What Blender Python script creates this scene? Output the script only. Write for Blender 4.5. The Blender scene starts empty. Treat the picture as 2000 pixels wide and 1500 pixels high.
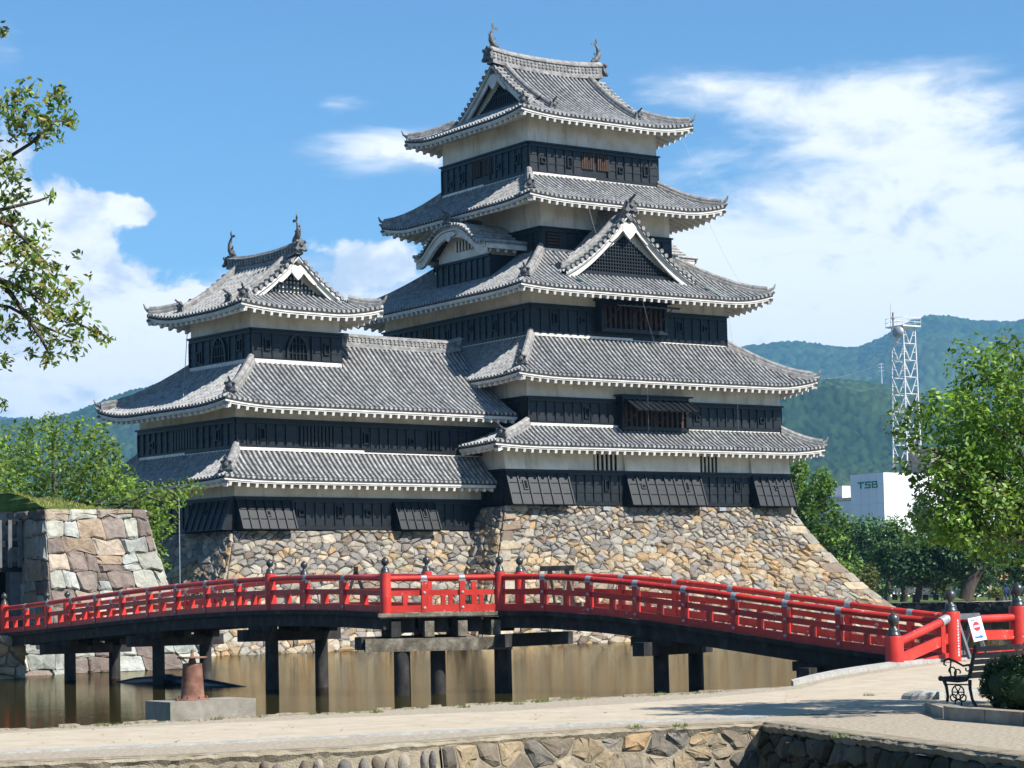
import bpy, math, random
import numpy as np
from mathutils import Vector, Matrix
R = math.radians
scn = bpy.context.scene
COL = scn.collection
random.seed(7); RNG = np.random.default_rng(7)

# ------------------------------------------------------------------ camera
CAM_F, CAM_CY = 4349.7, 922.42          # focal length and principal row, in pixels of a 2000 x 1500 frame
CAM_POS = Vector((-60.408, -86.897, 2.25))
def cam_axes(yaw, pitch, roll):
    v0 = Vector((math.cos(yaw), math.sin(yaw), 0)); r0 = Vector((math.sin(yaw), -math.cos(yaw), 0)); u0 = Vector((0, 0, 1))
    v = v0*math.cos(pitch)+u0*math.sin(pitch); u = -v0*math.sin(pitch)+u0*math.cos(pitch)
    return r0*math.cos(roll)+u*math.sin(roll), -r0*math.sin(roll)+u*math.cos(roll), v
CR, CU, CV = cam_axes(0.959779, 0.055318, -0.0211757)
cd = bpy.data.cameras.new('camera'); cam = bpy.data.objects.new('camera', cd); COL.objects.link(cam)
cd.sensor_fit = 'HORIZONTAL'; cd.sensor_width = 36; cd.lens = CAM_F/2000*36
cd.shift_y = (CAM_CY-750)/2000; cd.clip_start = .5; cd.clip_end = 30000
cam.matrix_world = Matrix(((CR.x, CU.x, -CV.x, CAM_POS.x), (CR.y, CU.y, -CV.y, CAM_POS.y), (CR.z, CU.z, -CV.z, CAM_POS.z), (0, 0, 0, 1)))
scn.camera = cam
def ray(px, py): return CR*((px-1000)/CAM_F)+CU*((CAM_CY-py)/CAM_F)+CV
def at(px, py, depth): return CAM_POS+ray(px, py)*depth
def atz(px, py, z):
    d = ray(px, py); return CAM_POS+d*((z-CAM_POS.z)/d.z)
FWD = Vector((CV.x, CV.y, 0)).normalized(); RGT = Vector((FWD.y, -FWD.x, 0))

# ------------------------------------------------------------------ light
SUN = Vector((.40, -.92, 1.0)).normalized()
sl = bpy.data.lights.new('sun', 'SUN'); sl.energy = 5.0; sl.angle = R(.53); sl.color = (1, .955, .88)
so = bpy.data.objects.new('sun', sl); COL.objects.link(so); so.rotation_euler = SUN.to_track_quat('Z', 'Y').to_euler(); so.location = (0, 0, 80)
w = bpy.data.worlds.new('World'); scn.world = w; w.use_nodes = True
def build_world():
    nt = w.node_tree; N = nt.nodes; L = nt.links; N.clear()
    out = N.new('ShaderNodeOutputWorld'); bg = N.new('ShaderNodeBackground')
    sky = N.new('ShaderNodeTexSky'); sky.sky_type = 'NISHITA'; sky.sun_disc = False
    sky.sun_elevation = math.asin(SUN.z); sky.sun_rotation = math.atan2(SUN.x, SUN.y)
    sky.air_density = 1.0; sky.dust_density = .3; sky.ozone_density = 1.5; sky.altitude = 600
    tc = N.new('ShaderNodeTexCoord')
    def math_(op, a, b=None, c=None, clamp=False):
        n = N.new('ShaderNodeMath'); n.operation = op; n.use_clamp = clamp
        for i, q in enumerate((a, b, c)):
            if q is None: continue
            if isinstance(q, (int, float)): n.inputs[i].default_value = q
            else: L.new(q, n.inputs[i])
        return n.outputs[0]
    sp = N.new('ShaderNodeSeparateXYZ'); L.new(tc.outputs['Generated'], sp.inputs[0])
    def dot(v): return math_('ADD', math_('ADD', math_('MULTIPLY', sp.outputs[0], v[0]), math_('MULTIPLY', sp.outputs[1], v[1])), math_('MULTIPLY', sp.outputs[2], v[2]))
    az = math_('MULTIPLY', math_('ARCTAN2', dot(RGT), dot(FWD)), 57.2958)       # degrees right of the view direction
    el = math_('MULTIPLY', math_('ARCSINE', sp.outputs[2]), 57.2958)
    cb = N.new('ShaderNodeCombineXYZ'); L.new(az, cb.inputs[0]); L.new(el, cb.inputs[1])
    def noise(sc, det, rough, stretch=(1, 1), off=0, dist=0):
        mp = N.new('ShaderNodeMapping'); mp.inputs['Scale'].default_value = (stretch[0], stretch[1], 1); mp.inputs['Location'].default_value = (off, off*.37, off*.11)
        L.new(cb.outputs[0], mp.inputs[0])
        n = N.new('ShaderNodeTexNoise'); n.inputs['Scale'].default_value = sc; n.inputs['Detail'].default_value = det; n.inputs['Roughness'].default_value = rough; n.inputs['Distortion'].default_value = dist
        L.new(mp.outputs[0], n.inputs['Vector']); return n.outputs[0]
    def field(lst):
        acc = 0.0
        for a0, e0, ra, re, amp in lst:
            mp = N.new('ShaderNodeMapping'); mp.vector_type = 'POINT'; mp.inputs['Scale'].default_value = (1/ra, 1/re, 0); mp.inputs['Location'].default_value = (-a0/ra, -e0/re, 0); L.new(cb.outputs[0], mp.inputs[0])
            dt = N.new('ShaderNodeVectorMath'); dt.operation = 'DOT_PRODUCT'; L.new(mp.outputs[0], dt.inputs[0]); L.new(mp.outputs[0], dt.inputs[1])
            acc = math_('MULTIPLY_ADD', math_('POWER', .367879, dt.outputs['Value']), amp, acc)
        return acc
    # --- heaped white cumulus, low and to the left
    n1 = noise(.42, 6, .56, (1, 1.15), 3.1, .15)
    m1 = field(CUMULUS)
    d1 = math_('ADD', m1, math_('MULTIPLY', math_('SUBTRACT', n1, .5), 1.55))
    c1 = N.new('ShaderNodeMapRange'); c1.interpolation_type = 'SMOOTHSTEP'; c1.inputs[1].default_value = .36; c1.inputs[2].default_value = .52; L.new(d1, c1.inputs[0])
    # --- thin veils to the right and everywhere low down
    n2 = noise(.30, 6, .6, (.55, 1.9), 11.7, .5)
    n3 = noise(1.5, 3, .6, (.45, 1.6), 5.3, .2)
    m2 = field(VEIL)
    d2 = math_('ADD', m2, math_('ADD', math_('MULTIPLY', math_('SUBTRACT', n2, .5), 1.5), math_('MULTIPLY', math_('SUBTRACT', n3, .5), .28)))
    c2 = N.new('ShaderNodeMapRange'); c2.interpolation_type = 'SMOOTHSTEP'; c2.inputs[1].default_value = .30; c2.inputs[2].default_value = .92; c2.inputs[4].default_value = .93; L.new(d2, c2.inputs[0])
    # brightness inside the clouds: sunlit tops, bluish grey undersides
    n4 = noise(.55, 4, .6, (.9, 1.5), 23.0, .3)
    sh = N.new('ShaderNodeMapRange'); sh.inputs[1].default_value = .34; sh.inputs[2].default_value = .60; sh.interpolation_type = 'SMOOTHSTEP'
    L.new(math_('ADD', n4, math_('MULTIPLY', math_('SUBTRACT', math_('MAXIMUM', d1, d2), .62), .22)), sh.inputs[0])
    cc = N.new('ShaderNodeMix'); cc.data_type = 'RGBA'; cc.inputs[6].default_value = CLOUD_LO; cc.inputs[7].default_value = CLOUD_HI; L.new(sh.outputs[0], cc.inputs[0])
    sm = N.new('ShaderNodeMix'); sm.data_type = 'RGBA'; sm.blend_type = 'MULTIPLY'; sm.inputs[0].default_value = 1; sm.inputs[7].default_value = SKY_TINT; L.new(sky.outputs[0], sm.inputs[6])
    cov = math_('MAXIMUM', c1.outputs[0], c2.outputs[0])
    up = N.new('ShaderNodeMapRange'); up.inputs[1].default_value = -1.0; up.inputs[2].default_value = 1.0; L.new(el, up.inputs[0])
    mx = N.new('ShaderNodeMix'); mx.data_type = 'RGBA'; L.new(math_('MULTIPLY', cov, up.outputs[0]), mx.inputs[0]); L.new(sm.outputs[2], mx.inputs[6]); L.new(cc.outputs[2], mx.inputs[7])
    L.new(mx.outputs[2], bg.inputs[0]); bg.inputs[1].default_value = SKY_STRENGTH; L.new(bg.outputs[0], out.inputs[0])
SKY_STRENGTH = .062
SKY_TINT = (.74, 1.07, 1.28, 1)
CLOUD_LO = (6.0, 6.9, 8.2, 1); CLOUD_HI = (10.4, 10.5, 10.6, 1)
CUMULUS = [(-12.8, 10.2, 2.3, 1.9, .66), (-11.2, 8.2, 1.9, 1.5, .60), (-9.9, 9.95, 1.1, .36, .62), (-11.5, 5.8, 3.6, 1.6, .66), (-7.8, 7.0, 2.6, 1.3, .60), (-3.8, 8.3, 2.6, 1.2, .60), (-2.6, 11.4, 1.9, .55, .50), (-24, 7, 9, 4, .6), (-90, 6, 30, 3, .45), (120, 6, 40, 3, .45)]
VEIL = [(4.6, 8.6, 2.6, 1.6, .62), (4.2, 6.2, 3.0, 1.5, .85), (9.8, 12.2, 4.4, 1.2, .92), (4.6, 12.9, 2.2, .55, .62), (10.5, 9.9, 5.5, 1.3, .90), (8.6, 7.4, 7.5, 1.6, 1.10), (8, 4.4, 9, 2.2, 1.25), (-10, 3.8, 8, 2.0, 1.05), (-5, 7.2, 4.5, 1.5, .95), (-3.0, 11.5, 2.2, .7, .72), (-4.2, 12.7, 1.1, .34, .66), (-12.9, 14.0, .9, .8, .5), (26, 8, 10, 4, .6), (-60, 4, 35, 3, .4), (130, 4, 60, 3, .4)]
build_world(); w.cycles.sampling_method = 'MANUAL'; w.cycles.sample_map_resolution = 256
vs = scn.view_settings; vs.view_transform = 'Standard'; vs.look = 'None'; vs.exposure = .97; vs.gamma = 1; vs.use_curve_mapping = False
scn.cycles.max_bounces = 6; scn.cycles.diffuse_bounces = 3; scn.cycles.glossy_bounces = 3; scn.cycles.transmission_bounces = 3; scn.cycles.volume_bounces = 0
scn.cycles.transparent_max_bounces = 6; scn.cycles.sample_clamp_indirect = 4

# ------------------------------------------------------------------ object helpers
WM = {}
def reg(o, M, parent):
    if parent is not None:
        o.parent = parent; o.matrix_parent_inverse = WM[parent.name].inverted()
    o.matrix_basis = M; WM[o.name] = M.copy(); COL.objects.link(o); return o
def tag(o, label=None, cat=None, group=None, kind=None):
    if label: o['label'] = label
    if cat: o['category'] = cat
    if group: o['group'] = group
    if kind: o['kind'] = kind
    return o
def empty(name, loc, label=None, cat=None, group=None, parent=None):
    o = bpy.data.objects.new(name, None); o.empty_display_size = .3
    reg(o, Matrix.Translation(loc), parent); return tag(o, label, cat, group)
def link_mesh(name, me, M, parent=None):
    return reg(bpy.data.objects.new(name, me), M, parent)
I4 = Matrix.Identity(4)
class MB:
    """collects shapes; build() links them as ONE mesh object"""
    def __init__(s, frame=None): s.v = []; s.f = []; s.m = []; s.c = []; s.frame = frame; s.mi = 0; s.col = (1, 1, 1); s.smooth = []; s.sm = False
    def add(s, pts, faces):
        n = len(s.v); s.v.extend([tuple(p) for p in pts])
        for f in faces: s.f.append(tuple(i+n for i in f)); s.m.append(s.mi); s.c.append(s.col); s.smooth.append(s.sm)
    def box(s, x0, x1, y0, y1, z0, z1):
        s.hexa([(x0, y0, z0), (x1, y0, z0), (x1, y1, z0), (x0, y1, z0)], [(x0, y0, z1), (x1, y0, z1), (x1, y1, z1), (x0, y1, z1)])
    def hexa(s, lo, hi):
        s.add(list(lo)+list(hi), [(3, 2, 1, 0), (4, 5, 6, 7), (0, 1, 5, 4), (1, 2, 6, 5), (2, 3, 7, 6), (3, 0, 4, 7)])
    def bar(s, a, b, wd, ht, up=(0, 0, 1)):
        a = Vector(a); b = Vector(b); d = (b-a).normalized(); up = Vector(up); sd = d.cross(up)
        if sd.length < 1e-4: sd = Vector((1, 0, 0))
        sd.normalize(); u = sd.cross(d).normalized()
        q = [(-wd/2, -ht/2), (wd/2, -ht/2), (wd/2, ht/2), (-wd/2, ht/2)]
        s.hexa([a+sd*x+u*y for x, y in q], [b+sd*x+u*y for x, y in q])
    def tube(s, pts, rad, n=8, cap=True, smooth=True):
        pts = [Vector(p) for p in pts]; k = len(pts)
        rad = rad if isinstance(rad, (list, tuple)) else [rad]*k
        o = len(s.v); prev = None; vs = []
        for i, p in enumerate(pts):
            d = (pts[min(i+1, k-1)]-pts[max(i-1, 0)]).normalized()
            if prev is None:
                sd = d.cross(Vector((0, 0, 1)))
                if sd.length < .05: sd = d.cross(Vector((0, 1, 0)))
            else: sd = prev-d*prev.dot(d)
            sd.normalize(); prev = sd; u = sd.cross(d)
            for j in range(n):
                a = 2*math.pi*j/n; vs.append(p+(sd*math.cos(a)+u*math.sin(a))*rad[i])
        fs = []
        for i in range(k-1):
            for j in range(n):
                fs.append((i*n+j, i*n+(j+1) % n, (i+1)*n+(j+1) % n, (i+1)*n+j))
        old = s.sm; s.sm = smooth; s.add(vs, fs); s.sm = old
        if cap: s.add(vs[:n], [tuple(range(n))]); s.add(vs[-n:], [tuple(reversed(range(n)))])
    def lathe(s, c, prof, n=14, axis=(0, 0, 1)):
        ax = Vector(axis).normalized(); x = ax.orthogonal().normalized(); y = ax.cross(x); c = Vector(c)
        vs = [c+ax*h+(x*math.cos(2*math.pi*j/n)+y*math.sin(2*math.pi*j/n))*max(r, 1e-4) for r, h in prof for j in range(n)]
        fs = [(i*n+j, i*n+(j+1) % n, (i+1)*n+(j+1) % n, (i+1)*n+j) for i in range(len(prof)-1) for j in range(n)]
        old = s.sm; s.sm = True; s.add(vs, fs); s.sm = old
        s.add(vs[-n:], [tuple(range(n))]); s.add(vs[:n], [tuple(reversed(range(n)))])
    def prism(s, poly, dvec):
        n = len(poly); a = [Vector(p) for p in poly]; b = [p+Vector(dvec) for p in a]
        s.add(a+b, [tuple(reversed(range(n))), tuple(range(n, 2*n))]+[(i, (i+1) % n, n+(i+1) % n, n+i) for i in range(n)])
    def strip(s, A, B):
        n = len(A); s.add(list(A)+list(B), [(i, i+1, n+i+1, n+i) for i in range(n-1)])
    def ball(s, c, r, n=10, m=7, sq=(1, 1, 1)):
        s_prof = [(math.sin(math.pi*i/m)*r, -math.cos(math.pi*i/m)*r) for i in range(m+1)]
        o = len(s.v); s.lathe((0, 0, 0), s_prof, n)
        for i in range(o, len(s.v)):
            x, y, z = s.v[i]; s.v[i] = (x*sq[0]+c[0], y*sq[1]+c[1], z*sq[2]+c[2])
    def mesh(s, name, mats, org):
        V = [Vector(p) for p in s.v]
        if s.frame is not None: V = [s.frame @ p for p in V]
        me = bpy.data.meshes.new(name); me.from_pydata([p-org for p in V], [], s.f)
        for m in (mats if isinstance(mats, (list, tuple)) else [mats]): me.materials.append(m)
        me.polygons.foreach_set('material_index', s.m); me.polygons.foreach_set('use_smooth', s.smooth)
        if any(c != (1, 1, 1) for c in s.c):
            ca = me.color_attributes.new('Col', 'FLOAT_COLOR', 'CORNER'); buf = []
            for f, c in zip(s.f, s.c): buf.extend((c[0], c[1], c[2], 1)*len(f))
            ca.data.foreach_set('color', buf)
        return me
    def build(s, name, mats, parent=None, kind=None, label=None, cat=None, group=None, org=None):
        if not s.v: return None
        if org is None:
            A = np.array([tuple(p) for p in s.v]); lo, hi = A.min(0), A.max(0); org = Vector(((lo[0]+hi[0])/2, (lo[1]+hi[1])/2, lo[2]))
            if s.frame is not None: org = s.frame @ org
        org = Vector(org)
        return tag(link_mesh(name, s.mesh(name, mats, org), Matrix.Translation(org), parent), label, cat, group, kind)
def np_mesh(name, V, F, mats, C=None, smooth=False):
    """fast mesh from numpy arrays; C is one colour per face"""
    V = np.asarray(V, np.float32); F = np.asarray(F, np.int32); k = F.shape[1]
    me = bpy.data.meshes.new(name); me.vertices.add(len(V)); me.vertices.foreach_set('co', V.ravel())
    me.loops.add(F.size); me.loops.foreach_set('vertex_index', F.ravel())
    me.polygons.add(len(F)); me.polygons.foreach_set('loop_start', np.arange(0, F.size, k, dtype=np.int32))
    me.update(calc_edges=True)
    if smooth: me.polygons.foreach_set('use_smooth', np.ones(len(F), bool))
    for m in (mats if isinstance(mats, (list, tuple)) else [mats]): me.materials.append(m)
    if C is not None:
        ca = me.color_attributes.new('Col', 'FLOAT_COLOR', 'CORNER')
        cc = np.ones((len(F), k, 4), np.float32); cc[:, :, :3] = np.asarray(C, np.float32)[:, None, :]; ca.data.foreach_set('color', cc.ravel())
    me.validate(); return me

# ------------------------------------------------------------------ materials
def pm(name, stops, scale=2.0, detail=5, rough=.75, spec=.35, bump=0.0, bscale=30, attr=False, metal=0.0, stretch=(1, 1, 1), dirt=None, nr=.55, rnd=0.0, coat=0.0):
    """principled material: world-space noise -> colour ramp, optional stains, per-face colours and fine relief"""
    m = bpy.data.materials.new(name); m.use_nodes = True; nt = m.node_tree; N = nt.nodes; L = nt.links
    b = N['Principled BSDF']; b.inputs['Roughness'].default_value = rough; b.inputs['Specular IOR Level'].default_value = spec; b.inputs['Metallic'].default_value = metal
    b.inputs['Coat Weight'].default_value = coat; b.inputs['Coat Roughness'].default_value = .15
    g = N.new('ShaderNodeNewGeometry')
    def noise(sc, det, st, rg=.55):
        mp = N.new('ShaderNodeMapping'); mp.inputs['Scale'].default_value = st; L.new(g.outputs['Position'], mp.inputs[0])
        n = N.new('ShaderNodeTexNoise'); n.inputs['Scale'].default_value = sc; n.inputs['Detail'].default_value = det; n.inputs['Roughness'].default_value = rg
        L.new(mp.outputs[0], n.inputs['Vector']); return n.outputs[0]
    n = noise(scale, detail, stretch, nr); rp = N.new('ShaderNodeValToRGB'); el = rp.color_ramp.elements
    while len(el) < len(stops): el.new(.5)
    for e, (p, c) in zip(el, stops): e.position = p; e.color = (c[0], c[1], c[2], 1)
    L.new(n, rp.inputs[0]); col = rp.outputs[0]
    def mul(col, src):
        x = N.new('ShaderNodeMix'); x.data_type = 'RGBA'; x.blend_type = 'MULTIPLY'; x.inputs[0].default_value = 1; L.new(col, x.inputs[6]); L.new(src, x.inputs[7]); return x.outputs[2]
    if attr:
        a = N.new('ShaderNodeVertexColor'); a.layer_name = 'Col'; col = mul(col, a.outputs[0])
    if rnd:
        oi = N.new('ShaderNodeObjectInfo'); mr = N.new('ShaderNodeMapRange'); mr.inputs[3].default_value = 1-rnd; mr.inputs[4].default_value = 1+rnd; L.new(oi.outputs['Random'], mr.inputs[0]); col = mul(col, mr.outputs[0])
    if dirt:
        for (dc, dsc, dst, lo, hi, amt) in dirt:
            d = noise(dsc, 6, dst, .6); mr = N.new('ShaderNodeMapRange'); mr.inputs[1].default_value = lo; mr.inputs[2].default_value = hi; mr.inputs[4].default_value = amt; mr.interpolation_type = 'SMOOTHSTEP'
            L.new(d, mr.inputs[0]); x = N.new('ShaderNodeMix'); x.data_type = 'RGBA'; L.new(mr.outputs[0], x.inputs[0]); L.new(col, x.inputs[6]); x.inputs[7].default_value = (*dc, 1); col = x.outputs[2]
    L.new(col, b.inputs['Base Color'])
    if bump:
        bn = noise(bscale, 4, (1, 1, 1)); bu = N.new('ShaderNodeBump'); bu.inputs['Strength'].default_value = 1; bu.inputs['Distance'].default_value = bump
        L.new(bn, bu.inputs['Height']); L.new(bu.outputs[0], b.inputs['Normal'])
    return m
def leaf_mat(name, rough=.5, trans=.42):
    m = bpy.data.materials.new(name); m.use_nodes = True; nt = m.node_tree; N = nt.nodes; L = nt.links
    b = N['Principled BSDF']; b.inputs['Roughness'].default_value = rough; b.inputs['Specular IOR Level'].default_value = .4
    a = N.new('ShaderNodeVertexColor'); a.layer_name = 'Col'; L.new(a.outputs[0], b.inputs['Base Color'])
    t = N.new('ShaderNodeBsdfTranslucent'); x = N.new('ShaderNodeMix'); x.data_type = 'RGBA'; x.blend_type = 'MULTIPLY'; x.inputs[0].default_value = 1; x.inputs[7].default_value = (1.25, 1.3, .55, 1)
    L.new(a.outputs[0], x.inputs[6]); L.new(x.outputs[2], t.inputs[0])
    mx = N.new('ShaderNodeMixShader'); mx.inputs[0].default_value = trans; L.new(b.outputs[0], mx.inputs[1]); L.new(t.outputs[0], mx.inputs[2]); L.new(mx.outputs[0], N['Material Output'].inputs[0]); return m
M_TILE = pm('roof_tile', [(.28, (.095, .097, .10)), (.5, (.26, .26, .257)), (.72, (.43, .425, .41))], 3.2, 8, .7, .2, .006, 60, nr=.70, rnd=.16, dirt=[((.47, .43, .35), 2.1, (1, 1, 1), .58, .76, .6), ((.04, .042, .045), 1.1, (1, 1, 1), .60, .8, .45)])
M_PAN = pm('pan_tile', [(.3, (.022, .023, .025)), (.7, (.065, .065, .065))], 5, 6, .8, .25, .01, 30)
M_DTILE = pm('ornament_tile', [(.3, (.04, .043, .047)), (.55, (.10, .105, .11)), (.75, (.2, .2, .195))], 5, 6, .6, .4, .008, 40)
M_RIDGE = pm('ridge_tile', [(.3, (.075, .075, .075)), (.5, (.21, .205, .20)), (.72, (.36, .345, .32))], 3.5, 8, .7, .3, .02, 14, nr=.68)
M_PLAS = pm('white_plaster', [(.3, (.60, .56, .49)), (.55, (.76, .725, .655)), (.75, (.82, .79, .735))], 1.1, 7, .85, .2, .004, 25, dirt=[((.40, .33, .24), .9, (2.2, 2.2, .35), .50, .74, .6), ((.28, .25, .20), 2.6, (1.2, 1.2, .16), .57, .80, .5)])
M_TRIM = pm('white_eave_wood', [(.35, (.50, .48, .44)), (.6, (.64, .62, .58))], 2.5, 6, .7, .25, .003, 40, dirt=[((.40, .37, .30), 1.8, (1, 1, 1), .58, .78, .45)])
M_BLACK = pm('black_lacquer_board', [(.3, (.0040, .0058, .0078)), (.6, (.0085, .0112, .0142)), (.8, (.017, .020, .023))], 2.2, 7, .45, .34, .004, 30, stretch=(1, 1, 4), rnd=.35, dirt=[((.05, .045, .04), 1.2, (1, 1, .3), .62, .8, .4)])
M_DARK = pm('dark_opening', [(.4, (.004, .004, .005)), (.6, (.008, .008, .008))], 3, 2, .9, .1)
M_WOOD = pm('brown_wood', [(.3, (.026, .014, .009)), (.6, (.062, .033, .02)), (.8, (.10, .06, .04))], 6, 6, .7, .3, .004, 40, stretch=(3, 3, .6))
M_RED = pm('red_lacquer', [(.3, (.36, .018, .013)), (.55, (.47, .030, .019)), (.75, (.55, .052, .034))], 2.4, 7, .42, .4, .003, 30, rnd=.10, dirt=[((.55, .42, .38), 8.0, (1, 1, 1), .655, .69, .75), ((.16, .012, .012), 1.9, (1, 1, 1), .58, .78, .55)])
M_CAPM = pm('grey_metal_fitting', [(.3, (.24, .265, .28)), (.7, (.38, .405, .42))], 9, 5, .45, .5, .002, 60, metal=.35)
M_FIN = pm('dark_bronze', [(.3, (.025, .03, .029)), (.7, (.06, .068, .064))], 8, 5, .32, .5, .002, 60, metal=.3)
M_OLDW = pm('tarred_timber', [(.3, (.012, .011, .011)), (.55, (.028, .026, .025)), (.8, (.07, .065, .06))], 2.6, 7, .8, .25, .012, 18, stretch=(1.5, 1.5, .8))
M_GREYW = pm('weathered_timber', [(.3, (.045, .04, .03)), (.5, (.14, .12, .09)), (.75, (.33, .30, .24))], 3.5, 8, .85, .2, .012, 20, nr=.68)
M_DECK = pm('deck_board', [(.3, (.25, .24, .22)), (.7, (.42, .40, .37))], 3, 6, .85, .2, .006, 30, rnd=.15)
M_STONE = pm('rubble_stone', [(.25, (.44, .405, .355)), (.5, (.78, .73, .655)), (.75, (1.04, .975, .87))], 3.6, 9, .88, .2, .03, 11, attr=True, nr=.66, dirt=[((.16, .14, .115), 2.3, (1, 1, 1), .59, .74, .55), ((.50, .49, .45), 8.0, (1, 1, 1), .66, .76, .4)])
M_JOINT = pm('joint_fill', [(.3, (.06, .053, .043)), (.55, (.16, .14, .11)), (.8, (.32, .29, .235))], 7, 7, .95, .1, .03, 22)
M_CONC = pm('concrete', [(.3, (.16, .145, .115)), (.55, (.25, .23, .19)), (.75, (.34, .32, .27))], 3, 8, .9, .2, .006, 50, dirt=[((.15, .14, .11), 1.6, (1, 1, 1), .56, .76, .5)])
M_PATH = pm('beige_paving', [(.3, (.36, .30, .225)), (.5, (.405, .345, .26)), (.7, (.445, .385, .295))], 2.2, 5, .92, .15, .003, 120, nr=.6, dirt=[((.30, .26, .21), .5, (1, 1, 1), .58, .8, .35)])
M_GRAVEL = pm('gravel', [(.32, (.19, .155, .115)), (.5, (.345, .295, .225)), (.66, (.51, .45, .36))], 16, 9, .95, .15, .02, 60, nr=.75, dirt=[((.36, .315, .24), .8, (1, 1, 1), .5, .75, .6)])
M_KERB = pm('kerb_stone', [(.3, (.24, .235, .215)), (.6, (.37, .36, .33)), (.8, (.47, .455, .42))], 7, 8, .9, .2, .01, 40, nr=.7)
M_GRASS = pm('lawn', [(.3, (.05, .085, .018)), (.6, (.10, .15, .03)), (.8, (.16, .19, .05))], 1.5, 7, .95, .1, .03, 30)
M_TOWN = pm('valley_floor', [(.3, (.06, .065, .042)), (.6, (.10, .10, .07)), (.8, (.16, .15, .12))], .02, 6, .95, .1)
M_EARTH = pm('bare_earth', [(.3, (.20, .15, .09)), (.6, (.33, .25, .16)), (.8, (.42, .34, .23))], 3, 7, .95, .1, .02, 30)
M_BARK = pm('bark', [(.3, (.035, .028, .022)), (.6, (.085, .07, .055)), (.8, (.14, .12, .10))], 6, 7, .9, .15, .02, 25, stretch=(1, 1, .25))
M_LEAF = leaf_mat('leaf'); M_NEEDLE = leaf_mat('needle', .6, .2)
M_RUST = pm('rusted_iron', [(.3, (.10, .045, .03)), (.55, (.20, .095, .065)), (.8, (.27, .15, .11))], 7, 8, .8, .3, .006, 60, dirt=[((.07, .04, .03), 2, (1, 1, 1), .58, .75, .6)])
M_PIPE = pm('blue_black_pipe', [(.4, (.008, .014, .026)), (.7, (.02, .032, .05))], 3, 4, .35, .5)
M_IRON = pm('black_cast_iron', [(.4, (.008, .009, .010)), (.7, (.02, .021, .022))], 8, 4, .45, .5, .003, 60)
M_SLAT = pm('dark_bench_slat', [(.3, (.018, .010, .007)), (.7, (.045, .025, .017))], 8, 6, .5, .4, .003, 40)
M_GREYP = pm('grey_painted_wood', [(.3, (.075, .082, .09)), (.7, (.125, .135, .145))], 5, 6, .6, .35, .003, 40)
M_WHITE = pm('white_panel', [(.4, (.74, .76, .78)), (.6, (.80, .82, .84))], .3, 4, .6, .3)
M_LATT = pm('white_steel', [(.4, (.62, .61, .60)), (.7, (.74, .73, .72))], 2, 4, .6, .3)
M_GREEN = pm('green_letter', [(.4, (.0, .20, .11)), (.6, (.0, .24, .13))], 2, 2, .5, .4)
M_GLASS = pm('window_glass', [(.4, (.012, .018, .022)), (.6, (.03, .04, .045))], .5, 3, .06, .6)
M_COPPER = pm('green_copper', [(.3, (.16, .25, .20)), (.7, (.28, .38, .32))], 4, 6, .7, .3)

# ------------------------------------------------------------------ castle building kit
V2 = lambda x, y: Vector((x, y, 0))
ZUP = Vector((0, 0, 1))
def sweep(mb, path, prof, sc=None):
    path = [Vector(p) for p in path]; k = len(path); n = len(prof); vs = []
    for i, p in enumerate(path):
        d = path[min(i+1, k-1)]-path[max(i-1, 0)]; d.z = 0; d.normalize(); sd = d.cross(ZUP); s = sc[i] if sc else 1
        vs += [p+sd*w_*s+ZUP*h*s for w_, h in prof]
    mb.add(vs, [(i*n+j, (i+1)*n+j, (i+1)*n+j+1, i*n+j+1) for i in range(k-1) for j in range(n-1)])
    mb.add(vs[:n], [tuple(range(n))]); mb.add(vs[-n:], [tuple(reversed(range(n)))])
HIP = [(-.21, -.14), (-.21, .10), (-.15, .13), (-.15, .25), (-.10, .33), (0, .37), (.10, .33), (.15, .25), (.15, .13), (.21, .10), (.21, -.14)]
class Side:
    """one slope of a roof in plan: a runs along the eave, b inwards from it"""
    def __init__(s, O, da, db, La, H, R_, lift=(.3, .3), W=3.0):
        s.O, s.da, s.db, s.La, s.H, s.R, s.lift, s.W = O, da, db, La, H, R_, lift, W
    def P(s, a, b, dz=0):
        c0 = max(0, 1-a/s.W)**2*s.lift[0]; c1 = max(0, 1-(s.La-a)/s.W)**2*s.lift[1]
        q = s.O+s.da*a+s.db*b; return Vector((q.x, q.y, s.H(b)+(c0+c1)*max(0, 1-b/s.R)**1.5+dz))
def Hfun(z0, rise, R_, k=.28): return lambda b: z0+rise*((1-k)*(b/R_)+k*(b/R_)**2)
def grid(mb, f, ni, nj):
    vs = [f(i/ni, j/nj) for i in range(ni+1) for j in range(nj+1)]
    mb.add(vs, [(i*(nj+1)+j, (i+1)*(nj+1)+j, (i+1)*(nj+1)+j+1, i*(nj+1)+j+1) for i in range(ni) for j in range(nj)])
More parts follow.
